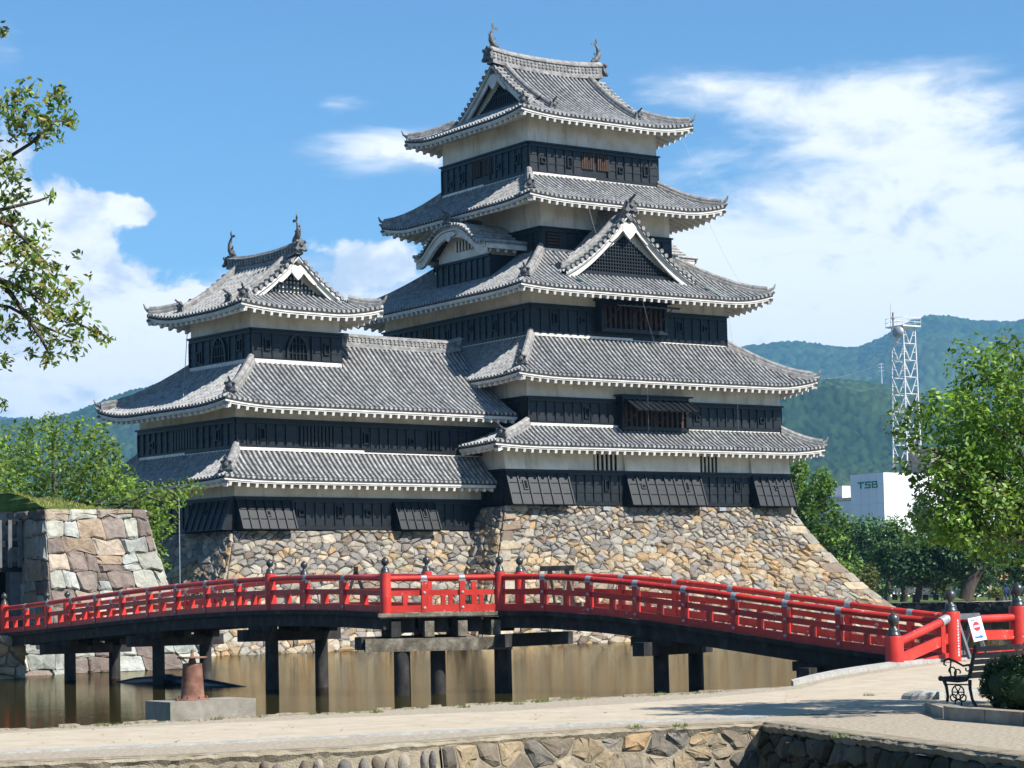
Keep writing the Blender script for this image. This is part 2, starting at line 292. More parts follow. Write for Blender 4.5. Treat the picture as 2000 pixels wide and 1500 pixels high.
def tile_row(mb, S, a, b0, b1, r=.082, seg=.36, disc=True):
    n = max(1, int(math.ceil((b1-b0)/seg))); A5 = [(math.cos(math.pi*i/4), math.sin(math.pi*i/4)) for i in range(5)]; vs = []; fs = []
    for j in range(n):
        for q, rr in ((j, r), (j+1, r*.84)):
            b = b0+(b1-b0)*q/n; p = S.P(a, b); t = (S.P(a, b+.05)-S.P(a, b-.05)).normalized(); nn = S.da.cross(t)
            if nn.z < 0: nn = -nn
            vs += [p+S.da*c*rr+nn*(s_*rr*1.15+.005) for c, s_ in A5]
        o = j*10; fs += [(o+i, o+i+1, o+6+i, o+5+i) for i in range(4)]
        if j: fs += [(o-5+i, o-4+i, o+1+i, o+i) for i in range(4)]
    mb.sm = False; mb.add(vs, fs)
    if disc:
        p = S.P(a, b0-.02, .03); mb.add([p+S.da*math.cos(2*math.pi*i/8)*r*1.05+ZUP*math.sin(2*math.pi*i/8)*r*1.05 for i in range(8)], [tuple(range(8))])
        q = S.db*.08; mb.add([p+S.da*math.cos(2*math.pi*i/8)*r*1.05+ZUP*math.sin(2*math.pi*i/8)*r*1.05+(q if k else Vector()) for k in (0, 1) for i in range(8)], [(i, (i+1) % 8, 8+(i+1) % 8, 8+i) for i in range(8)])
def onigawara(mb, pos, d, s=1.0, horn=True):
    d = Vector((d.x, d.y, 0)).normalized(); sd = d.cross(ZUP); pos = Vector(pos)
    sh = [(-.30, -.10), (-.40, .05), (-.30, .2), (-.27, .42), (-.13, .56), (0, .66), (.13, .56), (.27, .42), (.30, .2), (.40, .05), (.30, -.10), (.1, .02), (-.1, .02)]
    mb.prism([pos+sd*x*s+ZUP*y*s-d*.07*s for x, y in sh], d*.16*s)
    mb.lathe(pos+d*.09*s+ZUP*.30*s, [(.15*s, 0), (.15*s, .05*s), (.08*s, .09*s)], 8, d)
    for x, y in ((-.33, .0), (.33, .0), (-.27, .46), (.27, .46)): mb.ball(pos+sd*x*s+ZUP*y*s+d*.06*s, .11*s, 6, 4)
    if horn: mb.tube([pos+ZUP*.58*s-d*.1*s, pos+ZUP*.68*s+d*.22*s, pos+ZUP*.82*s+d*.42*s], [.075*s, .07*s, .055*s], 6)
def eave_parts(S, trim, soff, over, pan, spacing=.46, skip=None, raf=True):
    n = max(6, int(S.La/.5)); A = [S.La*i/n for i in range(n+1)]
    pan.strip([S.P(a, -.02, .0) for a in A], [S.P(a, 0, -.13) for a in A])
    for (b0, b1, z0, z1) in ((.012, .10, -.11, -.21), (.05, .18, -.21, -.30)):
        def ring(b, z): return [S.P(min(max(a, b), S.La-b), b, z) for a in A]
        trim.strip(ring(b0, z0), ring(b0, z1)); trim.strip(ring(b0, z1), ring(b1, z1)); trim.strip(ring(b0, z0), ring(b0+.02, z0+.06))
    e0 = [S.P(min(max(a, .2), S.La-.2), .0, 0)+S.db*.2 for a in A]
    soff.strip([p+ZUP*-.29 for p in e0], [S.P(min(max(a, over), S.La-over), 0)*1.0+S.db*over+ZUP*(-.29+.30*over) for a in A])
    if raf:
        k = int((S.La-.3)/spacing)
        for i in range(k+1):
            a = (S.La-k*spacing)/2+i*spacing
            if skip and skip(a): continue
            p = S.P(a, 0); L_ = min(over, a+.05, S.La-a+.05)
            trim.bar(p+S.db*.05+ZUP*-.37, p+S.db*max(.3, L_)+ZUP*(-.37+.28*max(.3, L_)), .14, .15)
def corner_cap(trim, dark, p, d):
    d = d.normalized(); trim.bar(p+d*-.05+ZUP*-.40, p+d*-1.2+ZUP*-.14, .2, .24); dark.bar(p+d*.0+ZUP*-.30, p+d*-.3+ZUP*-.25, .26, .12)
def hip(mb, orn, path, tip, end_orn=True, curl=True):
    sweep(mb, path, HIP); d = path[-1]-path[-2]
    if end_orn: onigawara(orn, path[-1]+ZUP*.05, d, .75, True)
    if curl: mb.tube(tip, [.12, .10, .07, .03], 6)

def skirt_roof(root, frame, inner, outer, zE, zI, lift=(.22, .3), rows=('front',), hide=(), name='roof', k=.25, over=1.4, sp=.275, front_end=None, wall_flash=True, front_cut=None):
    """hipped pent roof round a storey. inner/outer = (x0, x1, y0, y1)"""
    xi0, xi1, yi0, yi1 = inner; x0, x1, y0, y1 = outer
    R_ = ((xi0-x0)+(yi0-y0))/2; H = Hfun(zE, zI-zE, R_, k)
    l, r_ = lift
    sides = {'front': (Side(V2(x0, y0), V2(1, 0), V2(0, 1), x1-x0, H, R_, (l, r_)), xi0-x0, x1-xi1, yi0-y0),
             'left': (Side(V2(x0, y1), V2(0, -1), V2(1, 0), y1-y0, H, R_, (r_, l)), y1-yi1, yi0-y0, xi0-x0),
             'right': (Side(V2(x1, y0), V2(0, 1), V2(-1, 0), y1-y0, H, R_, (r_, r_)), yi0-y0, y1-yi1, x1-xi1),
             'back': (Side(V2(x1, y1), V2(-1, 0), V2(0, -1), x1-x0, H, R_, (r_, r_)), x1-xi1, xi0-x0, y1-yi1)}
    pan = MB(frame); trim = MB(frame); soff = MB(frame); flash = MB(frame); stuff = MB(frame); todo = []; later = []
    for nm, (S, i0, i1, run) in sides.items():
        if nm in hide: continue
        if nm == 'front' and front_end is not None: S.lift = (l, 0); i1 = 0
        def bm(a): return run*min(1, a/max(i0, 1e-6), (S.La-a)/max(i1, 1e-6) if i1 > 0 else 1)
        sc = R_/run
        if abs(sc-1) > .002:
            H0 = H; S.H = (lambda b, sc=sc, H0=H0: H0(b*sc))
        grid(pan, lambda u, v: S.P(S.La*u, bm(S.La*u)*v, -.012), max(8, int(S.La/.6)), 6)
        eave_parts(S, trim, soff, over, pan)
        n = int((S.La-.2)/sp); off = (S.La-n*sp)/2
        for i in range(n+1):
            a = off+i*sp; b1 = bm(a)-.05
            if b1 < .1: b1 = .1
            if front_cut and nm == 'front': b1 = front_cut(a, b1)
            if nm in rows: todo.append((S, a, b1))
            else: tile_row(stuff, S, a, 0, b1)
        if wall_flash and nm in ('front', 'left'):
            z = zI
            pa, pb = S.P(i0+.02, run), S.P(S.La-max(i1, .02), run)
            flash = MB(frame); later.append(('flashing', M_PLAS, flash)); flash.bar(Vector((pa.x, pa.y, z+.02))-S.db*.06, Vector((pb.x, pb.y, z+.02))-S.db*.05, .12, .13)
    corners = [((x0, y0), (xi0, yi0), 'front', 'left', l), ((x1, y0), (xi1, yi0), 'front', 'right', r_), ((x0, y1), (xi0, yi1), 'left', 'back', r_), ((x1, y1), (xi1, yi1), 'right', 'back', r_)]
    for (co, ci, s1, s2, lf) in corners:
        if s1 in hide and s2 in hide: continue
        if front_end is not None and co == (x1, y0): continue
        hipm = MB(frame); orn = MB(frame); dark = MB(frame); later += [('hip_ridge', M_RIDGE, hipm), ('ridge_end_tile', M_DTILE, orn), ('corner_fitting', M_DTILE, dark)]
        co = V2(*co); ci = V2(*ci); d = (co-ci); d3 = Vector((d.x, d.y, 0)).normalized()
        def hp(u):
            q = ci.lerp(co, 1-u); b = R_*u; c = max(0, 1-((co-ci).length*.707*u)/3.0)**2*lf*2
            return Vector((q.x, q.y, H(b)+c*max(0, 1-u)**1.5*.5+.03))
        near = co == V2(x0, y0)
        path = [hp(1-.02-(.80 if near else .93)*i/6) for i in range(7)]
        e = hp(0); hip(hipm, orn, path, [path[-1]+ZUP*.15, hp(.04)+ZUP*.16, e+d3*.06+ZUP*.28, e+d3*.16+ZUP*.5], near, not near)
        if not near: hipm.tube([hp(.14)+ZUP*-.02, e+ZUP*.02, e+d3*.1+ZUP*.1], [.11, .1, .06], 6)
        corner_cap(trim, dark, Vector((co.x, co.y, H(0)+lf)), d3)
    ro = pan.build(name, M_PAN, root)
    for S, a, b1 in todo:
        m = MB(frame); tile_row(m, S, a, 0, b1); m.build('tile_row', M_TILE, ro)
    stuff.build('tile_rows', M_TILE, ro, 'stuff'); trim.build('eave_board', M_TRIM, ro); soff.build('soffit', M_TRIM, ro)
    for nm, mt, mb in later: mb.build(nm, mt, ro)
    return ro, sides

def gable_end(parent, G, R_, H, b0, lat, panel, scale=1.0, verge=True, tympan=True, back=.62, rows_len=.55):
    """G(n, w, z): n outwards from the verge plane, w across, z up.  b = R_-|w| is the distance in from the eave"""
    wb = MB(); ins = MB(); dk = MB(); st = MB(); orn = MB(); W = R_-b0
    ws = [W*(-1+2*i/24) for i in range(25)]; zt = lambda w_: H(R_-abs(w_))
    for (n0, n1, t0, t1, mb) in ((-.04, -.16, -.02, -.20, wb), (-.18, -.30, -.17, -.56, wb)):
        top = [G(n0, w_, zt(w_)+t0*scale) for w_ in ws]; bot = [G(n0, w_, zt(w_)+(t1*(.72+.28*abs(w_)/W))*scale) for w_ in ws]
        topb = [G(n1, w_, zt(w_)+t0*scale) for w_ in ws]; botb = [G(n1, w_, zt(w_)+(t1*(.72+.28*abs(w_)/W))*scale) for w_ in ws]
        mb.strip(top, bot); mb.strip(bot, botb); mb.strip(topb, top)
    wb.build('bargeboard', M_TRIM, parent)
    zb = zt(W)-.05
    if tympan:
        k = [w_ for w_ in ws if zt(w_)-.3*scale > zb]
        if len(k) > 2: ins.add([G(-back, w_, zt(w_)-.2*scale) for w_ in k]+[G(-back, w_, zb) for w_ in k], [(i, i+1, len(k)+i+1, len(k)+i) for i in range(len(k)-1)])
        ins.build('gable_wall', M_PLAS, parent)
        zA = zt(0); hw = W*.74; hz = (zA-zb)*.60
        def lim(w_): return zb+.18*scale+max(0, (hz))*max(0, 1-abs(w_)/hw)**1.12
        nb = int(2*hw/lat)
        bk = MB(); kk = [hw*(-1+2*i/16) for i in range(17)]
        bk.add([G(-back+.03, w_, lim(w_)) for w_ in kk]+[G(-back+.03, w_, zb+.1) for w_ in kk], [(i, i+1, 17+i+1, 17+i) for i in range(16)]); bk.build('lattice_back', M_PLAS if panel == 'white' else M_DARK, parent)
        la = MB()
        for i in range(nb+1):
            w_ = -hw+2*hw*i/nb
            if lim(w_)-zb > .25: la.bar(G(-back+.07, w_, zb+.12), G(-back+.07, w_, lim(w_)), .055 if panel != 'white' else .07, .05, G(1, 0, 0)-G(0, 0, 0))
        z = zb+.2
        while z < lim(0):
            a_ = max([w_ for w_ in [hw*i/40 for i in range(41)] if lim(w_) >= z] or [0])
            if a_ > .05: la.bar(G(-back+.075, -a_, z), G(-back+.075, a_, z), .05, .05 if panel != 'white' else .07)
            z += lat if panel != 'boards' else .6
        la.bar(G(-back+.12, -hw*1.12, zb+.08), G(-back+.12, hw*1.12, zb+.08), .14, .26)
        la.build('lattice', M_BLACK, parent)
    g = MB(); zc = zt(0)-.60*scale     # hanging ornament under the apex
    sh = [(-.10, .22), (-.28, .14), (-.42, .0), (-.40, -.2), (-.22, -.42), (0, -.62), (.22, -.42), (.40, -.2), (.42, 0), (.28, .14), (.10, .22)]
    s_ = scale; n_ = -.10
    g.prism([G(n_, x*s_, zc+(y-.12)*s_) for x, y in sh], G(-.1, 0, 0)-G(0, 0, 0))
    for q in (-1, 1):
        g.prism([G(n_-.03, q*x*s_, zc+y*s_) for x, y in ((.1, .12), (.45, -.05), (.85, -.48), (1.25, -.88), (1.05, -.92), (.72, -.66), (.4, -.34))], G(-.05, 0, 0)-G(0, 0, 0))
    g.build('gable_pendant', M_TRIM, parent)
    o = MB(); o.lathe(G(-.12, 0, zc+.25*s_), [(.17*s_, 0), (.17*s_, .1*s_), (.07*s_, .13*s_)], 6, G(1, 0, 0)-G(0, 0, 0)); o.build('pendant_boss', M_DTILE, parent)
    if verge:
        ax = (G(1, 0, 0)-G(0, 0, 0))
        b = b0+.1
        while b < R_-.12:
            for q in (-1, 1):
                w_ = q*(R_-b); p = G(.03, w_, H(b)+.075); st.lathe(p, [(.112, 0), (.105, -.02), (.095, -.28), (.105, -.3), (.09, -rows_len)], 8, ax)
            b += .29
        st.build('verge_tiles', M_RIDGE, parent, 'stuff')

def shachi(parent_name, pos, d, s, label):
    """ridge-end fish ornament: head down on the ridge, tail curled up"""
    d = Vector(d).normalized(); sd = d.cross(ZUP); pos = Vector(pos); root = empty(parent_name, pos, label, 'roof ornament', 'fish ornaments on the castle ridges')
    P = lambda x, z, y=0: pos+d*x*s+ZUP*z*s+sd*y*s
    b = MB(); b.tube([P(.42, .02), P(.25, .12), P(.02, .25), P(-.16, .52), P(-.20, .85), P(-.10, 1.15), P(.04, 1.34)], [.10*s, .19*s, .22*s, .20*s, .15*s, .10*s, .06*s], 8)
    b.ball(P(.36, .10), .14*s, 8, 5); b.build('body', M_DTILE, root)
    t = MB()
    for pl in ([(.0, 1.28), (-.10, 1.62), (.02, 1.80), (.10, 1.45)], [(.02, 1.30), (.26, 1.52), (.46, 1.44), (.38, 1.30), (.2, 1.34)]):
        t.prism([P(x, z, -.03) for x, z in pl], sd*.06*s)
    t.build('tail_fin', M_DTILE, root)
    f = MB()
    for pl in ([(-.22, .45), (-.42, .62), (-.34, .72), (-.24, .66)], [(-.24, .78), (-.40, .98), (-.3, 1.04), (-.2, .94)], [(.0, .42), (.2, .62), (.22, .78), (.06, .66)], [(.1, .3), (.36, .36), (.3, .2)]):
        f.prism([P(x, z, -.03) for x, z in pl], sd*.06*s)
    f.build('fin', M_DTILE, root)
    r = MB(); r.tube([P(.0, 1.5), P(.0, 2.35)], .014*s, 5); r.build('lightning_rod', M_COPPER, root)

def irimoya(root, frame, pt, U, Vv, zE, zR, ia, lift, ind_rows, panel, name='roof', over=1.45, sp=.275, gs=1.0, lat=.2):
    """hip-and-gable roof; pt(u, v) maps ridge/cross coordinates to plan. ind_rows = side whose rows are single objects"""
    R_ = Vv/2; H = Hfun(zE, zR-zE, R_, .42)
    o = pt(0, 0); du = (pt(1, 0)-o); dv = (pt(0, 1)-o)
    S = {'v0': Side(o, du, dv, U, H, R_, lift['v0']), 'v1': Side(pt(U, Vv), -du, -dv, U, H, R_, lift['v1']),
         'u0': Side(pt(0, Vv), -dv, du, Vv, H, R_, lift['u0']), 'u1': Side(pt(U, 0), dv, -du, Vv, H, R_, lift['u1'])}
    for s_ in S.values(): s_.R = 2.6
    pan = MB(frame); trim = MB(frame); soff = MB(frame); stuff = MB(frame); todo = []; later = []
    def new(nm, mt): q = MB(frame); later.append((nm, mt, q)); return q
    for nm, s_ in S.items():
        main = nm[0] == 'v'
        bl = lambda a: min(a, s_.La-a, ia)
        grid(pan, lambda u, v: s_.P(s_.La*u, bl(s_.La*u)*v, -.012), 40, 4)
        if main: grid(pan, lambda u, v: s_.P(ia+(s_.La-2*ia)*u, ia+(R_-ia)*v, -.012), 20, 8)
        else: grid(pan, lambda u, v: s_.P(ia+(s_.La-2*ia)*u, ia+.8*v, -.02), 20, 2)
        eave_parts(s_, trim, soff, over, pan)
        n = int((s_.La-.2)/sp); off = (s_.La-n*sp)/2
        for i in range(n+1):
            a = off+i*sp; b1 = min(a, s_.La-a)
            b1 = (R_ if ia+.08 < a < s_.La-ia-.08 else min(b1, ia)) if main else min(b1, ia+.6)
            b1 = max(.1, b1-.04)
            if nm in ind_rows: todo.append((s_, a, b1))
            else: tile_row(stuff, s_, a, 0, b1)
    # hips, descending ridges, main ridge
    for (cu, cv, eu, ev, lf) in ((0, 0, 1, 1, lift['v0'][0]), (U, 0, -1, 1, lift['v0'][1]), (0, Vv, 1, -1, lift['v1'][1]), (U, Vv, -1, -1, lift['v1'][0])):
        rid = new('hip_ridge', M_RIDGE); orn = new('ridge_end_tile', M_DTILE); dark = new('corner_fitting', M_DTILE)
        def hp(t):
            b = ia*t; q = pt(cu+eu*b, cv+ev*b); c = max(0, 1-b/3.0)**2*lf*2; return Vector((q.x, q.y, H(b)+c*max(0, 1-b/2.6)**1.5*.5+.03))
        e = hp(0); d3 = (hp(0)-hp(1)); d3.z = 0; d3.normalize()
        near = (cu == 0 and cv == 0)
        path = [hp(1.02-(.72 if near else .95)*i/6) for i in range(7)]
        hip(rid, orn, path, [path[-1]+ZUP*.15, hp(.04)+ZUP*.16, e+d3*.06+ZUP*.28, e+d3*.16+ZUP*.5], near, not near)
        corner_cap(trim, dark, Vector((e.x, e.y, H(0)+lf)), d3)
        kd = [(lambda b: (lambda q: Vector((q.x, q.y, H(b)+.04)))(pt(cu+eu*(ia+.85), cv+ev*b)))(R_-.1-(R_-.1-ia*.55)*i/8) for i in range(9)]
        sweep(new('descending_ridge', M_RIDGE), kd, [(x*.9, h) for x, h in HIP]); onigawara(new('ridge_end_tile', M_DTILE), kd[-1]+ZUP*.02, kd[-1]-kd[-2], .72)
    ro = pan.build(name, M_PAN, root)
    for s_, a, b1 in todo:
        m = MB(frame); tile_row(m, s_, a, 0, b1); m.build('tile_row', M_TILE, ro)
    rm = MB(frame); zr = H(R_)
    def rp(u): q = pt(u, R_); e = abs(2*(u-ia)/(U-2*ia)-1)**2.5; return Vector((q.x, q.y, zr-.12+.22*e))
    pr = [rp(ia-.02+(U-2*ia+.04)*i/14) for i in range(15)]
    sweep(rm, pr, [(-.30, -.05), (-.30, .12), (-.22, .16), (-.22, .56), (-.29, .60), (-.29, .68), (-.2, .74), (-.12, .86), (0, .90), (.12, .86), (.2, .74), (.29, .68), (.29, .60), (.22, .56), (.22, .16), (.30, .12), (.30, -.05)], [gs**2]*15)
    for i in range(int((U-2*ia)/.24)):       # round tile ends along both flanks of the ridge
        p = rp(ia+.14+i*.24); sd = dv
        for q in (-1, 1):
            for hz in (.30*gs**2, .46*gs**2): rm.lathe(p+sd*q*.2*gs+ZUP*hz, [(.085, 0), (.085, .05), (.04, .06)], 6, sd*q)
    rm.build('main_ridge', M_RIDGE, ro)
    for u, q in ((ia-.02, -1), (U-ia+.02, 1)): onigawara(new('ridge_end_tile', M_DTILE), rp(u)+ZUP*.15+du*q*.1, du*q, 1.1*gs**2, False)
    stuff.build('tile_rows', M_TILE, ro, 'stuff'); trim.build('eave_board', M_TRIM, ro); soff.build('soffit', M_TRIM, ro); 
    for nm, mt, mb in later: mb.build(nm, mt, ro)
    FM = frame if frame is not None else I4
    for u, q in ((ia, -1), (U-ia, 1)):
        def G(n, w_, z, u=u, q=q): p = pt(u+q*n, R_+w_); return FM @ Vector((p.x, p.y, z))
        gable_end(ro, G, R_, H, ia*.75, lat, panel, gs)
    return ro, rp

class Face:
    def __init__(s, O, da, dn, frame=None): s.O, s.da, s.dn, s.fr = O, da, dn, frame if frame is not None else I4
    def P(s, a, n, z): q = s.O+s.da*a+s.dn*n; return Vector((q.x, q.y, z))
    def M(s, a, n, z):
        X, Y = s.da, s.dn; p = s.P(a, n, z)
        return s.fr @ Matrix(((X.x, Y.x, 0, p.x), (X.y, Y.y, 0, p.y), (0, 0, 1, p.z), (0, 0, 0, 1)))
PANEL = {}
def panel_mesh(wd, ht):
    key = (round(wd, 2), round(ht, 2))
    if key not in PANEL:
        m = MB(); n = max(2, int(ht/.36))
        for i in range(n):
            z0, z1 = ht*i/n, ht*(i+1)/n; m.hexa([(0, 0, z0), (wd, 0, z0), (wd, .055, z0), (0, .055, z0)], [(0, 0, z1), (wd, 0, z1), (wd, .028, z1), (0, .028, z1)])
        m.box(-.032, .032, 0, .10, -.02, ht+.02); PANEL[key] = m.mesh('panel', M_BLACK, Vector())
    return PANEL[key]
LOOP = {}
def loophole(F, a, z, tall, parent):
    if tall not in LOOP:
        m = MB(); w_, h = (.16, .27) if tall else (.15, .15)
        m.box(-w_, w_, 0, .14, h-.06, h); m.box(-w_, w_, 0, .14, -h, -h+.06); m.box(-w_, -w_+.06, 0, .14, -h+.06, h-.06); m.box(w_-.06, w_, 0, .14, -h+.06, h-.06)
        m.mi = 1; m.box(-w_+.06, w_-.06, .02, .075, -h+.06, h-.06); LOOP[tall] = m.mesh('loophole', [M_BLACK, M_DARK], Vector())
    link_mesh('loophole', LOOP[tall], F.M(a, .02, z), parent)
def board_band(root, F, L_, z0, z1, n, skip=(), holes=(), top=True):
    m = MB(F.fr); P = F.P
    def bx(a0, a1, n0, n1, za, zb): m.hexa([P(a0, n0, za), P(a1, n0, za), P(a1, n1, za), P(a0, n1, za)], [P(a0, n0, zb), P(a1, n0, zb), P(a1, n1, zb), P(a0, n1, zb)])
    bx(0, L_, -.1, .03, z0, z1)
    if top: bx(-.10, L_+.10, .0, .20, z1-.05, z1+.03); bx(-.03, L_+.03, .0, .115, z1-.21, z1-.05)
    bx(-.03, L_+.03, .0, .115, z0, z0+.18)
    wl = m.build('board_wall', M_BLACK, root); wd = L_/n; h = z1-z0-.42; me = panel_mesh(wd, h)
    for i in range(n):
        if any(a0 < (i+.5)*wd < a1 for a0, a1 in skip): continue
        link_mesh('panel', me, F.M(i*wd, .03, z0+.19), wl)
    for a, z, t in holes: loophole(F, (int(a/wd)+.5)*wd, z, t, wl)
    return wl
def plaster(root, frame, x0, x1, y0, y1, z0, z1):
    m = MB(frame); m.box(x0, x1, y0, y1, z0, z1); return m.build('plaster_wall', M_PLAS, root)
def slit_window(root, F, a0, a1, z0, z1, n, mat, depth=.05):
    m = MB(F.fr); P = F.P
    def bx(q0, q1, n0, n1, za, zb): m.hexa([P(q0, n0, za), P(q1, n0, za), P(q1, n1, za), P(q0, n1, za)], [P(q0, n0, zb), P(q1, n0, zb), P(q1, n1, zb), P(q0, n1, zb)])
    m.mi = 1; bx(a0, a1, .0, depth*.3, z0, z1); m.mi = 0
    wd = (a1-a0)/(2*n+1)
    for i in range(n+1): bx(a0+2*i*wd+(wd*.12 if mat is M_PLAS else -wd*.15), a0+(2*i+1)*wd-(wd*.12 if mat is M_PLAS else -wd*.15), 0, depth+.02, z0, z1)
    return m.build('window', [mat, M_DARK], root)
def drop_bay(root, F, a0, a1, z0, z1, out=.72, n=6, ends=True, hole=None):
    """sloping stone-drop bay with battens"""
    P = F.P; m = MB(F.fr); zt = z1-.12
    lo = [P(a0-.03, 0, z0), P(a1+.03, 0, z0), P(a1+.03, out, z0), P(a0-.03, out, z0)]; hi = [P(a0, 0, zt), P(a1, 0, zt), P(a1, .16, zt), P(a0, .16, zt)]
    m.hexa(lo, hi)
    sl = lambda a, t, e: P(a, .16+(out-.16)*(1-t)+e, z0+(zt-z0)*t)
    for i in range(n+1):
        a = a0+(a1-a0)*i/n; m.bar(sl(a, .03, .03), sl(a, .98, .03), .07, .07, F.dn)
    for t in (.02, .36, .68): m.bar(sl(a0, t, .012), sl(a1, t, .012), .03, .03 if t > .1 else .16, F.dn)
    b = m.build('drop_bay', M_BLACK, root)
    for ha, ht, tall in (hole or ()):
        q = MB(F.fr); hh = .25 if tall else .14; c = sl(ha, ht, .03); u = (sl(ha, ht+.1, 0)-sl(ha, ht, 0)).normalized()
        q.bar(c-u*hh, c+u*hh, .26, .06, F.dn); q.mi = 1; q.bar(c-u*(hh-.06), c+u*(hh-.06), .15, .075, F.dn); q.build('loophole', [M_BLACK, M_DARK], b)
    return b
def prop_window(root, F, a0, a1, z0, z1, out, awn_ang, n_awn=2):
    """projecting window box with propped-up shutters and wooden bars"""
    P = F.P; m = MB(F.fr)
    def bx(mb, q0, q1, n0, n1, za, zb): mb.hexa([P(q0, n0, za), P(q1, n0, za), P(q1, n1, za), P(q0, n1, za)], [P(q0, n0, zb), P(q1, n0, zb), P(q1, n1, zb), P(q0, n1, zb)])
    bx(m, a0-.15, a1+.2, 0, out+.25, z1, z1+.07); bx(m, a0, a1, 0, out+.12, z1-.24, z1); bx(m, a0, a1, 0, out+.08, z0-.12, z0+.06)
    bx(m, a0, a0+.16, 0, out+.08, z0, z1-.24); bx(m, a1-.16, a1, 0, out+.08, z0, z1-.24); mid = (a0+a1)/2; bx(m, mid-.1, mid+.1, 0, out+.05, z0, z1-.24)
    m.mi = 1; bx(m, a0+.1, a1-.1, 0, .04, z0, z1-.2)
    wn = m.build('window_box', [M_BLACK, M_DARK], root)
    b = MB(F.fr); n = int((a1-a0)/.32)
    for i in range(1, n):
        a = a0+(a1-a0)*i/n; bx(b, a-.075, a+.075, .05, out-.02, z0+.05, z1-.24)
    b.build('window_bar', M_WOOD, wn)
    L_ = 1.15
    for k in range(n_awn):
        q0 = a0+.1+(a1-a0-.2)*k/n_awn+.05; q1 = a0+.1+(a1-a0-.2)*(k+1)/n_awn-.03; t0 = Vector((0, out+.12, z1-.22)); dn, dz = math.cos(awn_ang)*L_, -math.sin(awn_ang)*L_
        s = MB(F.fr); A = lambda a, t, e=0: P(a, out+.12+dn*t+e*math.sin(awn_ang), z1-.22+dz*t+e*math.cos(awn_ang))
        s.hexa([A(q0, 0), A(q1, 0), A(q1, 1), A(q0, 1)], [A(q0, 0, .05), A(q1, 0, .05), A(q1, 1, .05), A(q0, 1, .05)])
        for i in range(6): a = q0+(q1-q0)*i/5; s.bar(A(a, 0, .07), A(a, 1, .07), .06, .06)
        s.build('shutter', M_BLACK, wn)
        r = MB(F.fr)
        for a in (q0+.3, q1-.35): r.tube([P(a-.25, out+.08, z0+.2), A(a, .85)], .028, 6)
        r.build('prop_rod', M_WOOD, wn)
    return wn

# ------------------------------------------------------------------ main keep
keep = empty('castle_keep', (9, 8, 6.5), 'tall black and white castle keep with five tiers of grey tiled roofs', 'castle')
def front(x0, y0, fr=None): return Face(V2(x0, y0), V2(1, 0), V2(0, -1), fr)
def left(x0, y1, fr=None): return Face(V2(x0, y1), V2(0, -1), V2(-1, 0), fr)
def storey(root, fr, x0, x1, y0, y1, zb, zc, zt, nf, nl, fskip=(), fholes=(), lskip=(), lholes=()):
    plaster(root, fr, x0, x1, y0, y1, zb+.02, zt)
    F, Lf = front(x0, y0, fr), left(x0, y1, fr)
    board_band(root, F, x1-x0, zb, zc, nf, fskip, fholes); board_band(root, Lf, y1-y0, zb, zc, nl, lskip, lholes)
    m = MB(fr); m.box(x1, x1+.12, y0-.03, y1, zb, zc); m.box(x0, x1, y1, y1+.12, zb, zc); m.build('board_wall', M_BLACK, root)
    return F, Lf
# storey 1
F1, L1 = storey(keep, None, 0, 17.93, 0, 16.3, 6.56, 8.25, 9.75, 34, 31, ((-.1, 3.6), (7.2, 11.9), (15.45, 18)), ((5.95, 7.55, True), (14.46, 7.6, True)), ((14.0, 14.1),))
for a0, a1, n, h in ((-.02, 3.6, 6, ((.95, .62, True),)), (7.2, 11.9, 8, ((8.12, .62, False), (10.9, .62, True))), (15.45, 18.0, 5, ((16.9, .62, False),))): drop_bay(keep, F1, a0, a1, 6.54, 8.25, .72, n, True, h)
for a0, a1 in ((5.36, 6.86), (11.95, 13.3)): slit_window(keep, F1, a0, a1, 8.30, 9.1, 5, M_PLAS, .06)
for a0, a1 in ((7.15, 11.95), (15.4, 18.05), (-.05, 3.65)):
    m = MB(); m.hexa([(a0, -.2, 8.27), (a1, -.2, 8.27), (a1, 0, 8.27), (a0, 0, 8.27)], [(a0, -.04, 9.3), (a1, -.04, 9.3), (a1, 0, 9.3), (a0, 0, 9.3)]); m.build('plaster_bay', M_PLAS, keep)
skirt_roof(keep, None, (1.5, 17.7, .1, 16.2), (-1.45, 19.4, -1.45, 17.75), 9.42, 10.45, (.10, .22), over=1.4)
# storey 2
F2, L2 = storey(keep, None, 1.5, 17.7, .1, 16.2, 10.45, 11.80, 13.1, 30, 30, ((5.35, 9.7),), ((3.3, 11.1, True), (10.7, 11.05, False), (14.9, 11.05, False)))
prop_window(keep, F2, 5.4, 9.62, 10.42, 11.98, .42, R(31))
skirt_roof(keep, None, (2.73, 15.2, 1.38, 14.9), (.05, 19.1, -1.35, 17.6), 12.77, 15.0, (.16, .40), over=1.45)
# storey 3
F3, L3 = storey(keep, None, 2.73, 15.2, 1.38, 14.9, 15.0, 16.52, 17.75, 22, 25, ((4.0, 8.2),), ((1.4, 15.85, True), (3.4, 15.85, False), (9.1, 15.85, True), (11.2, 15.85, False)), ((3.9, 4.8),), ((.8, 15.6, True), (2.4, 15.8, False), (6.3, 15.75, True), (8.4, 15.85, False), (10.3, 15.75, True), (11.9, 15.9, False)))
prop_window(keep, F3, 4.0, 8.2, 15.44, 16.88, .42, R(10))
slit_window(keep, L3, 3.8, 4.75, 15.55, 16.25, 3, M_WOOD, .09)
skirt_roof(keep, None, (4.8, 13.14, 3.25, 12.95), (.95, 16.98, -.4, 16.7), 17.2, 19.6, (.14, .42), over=1.7)
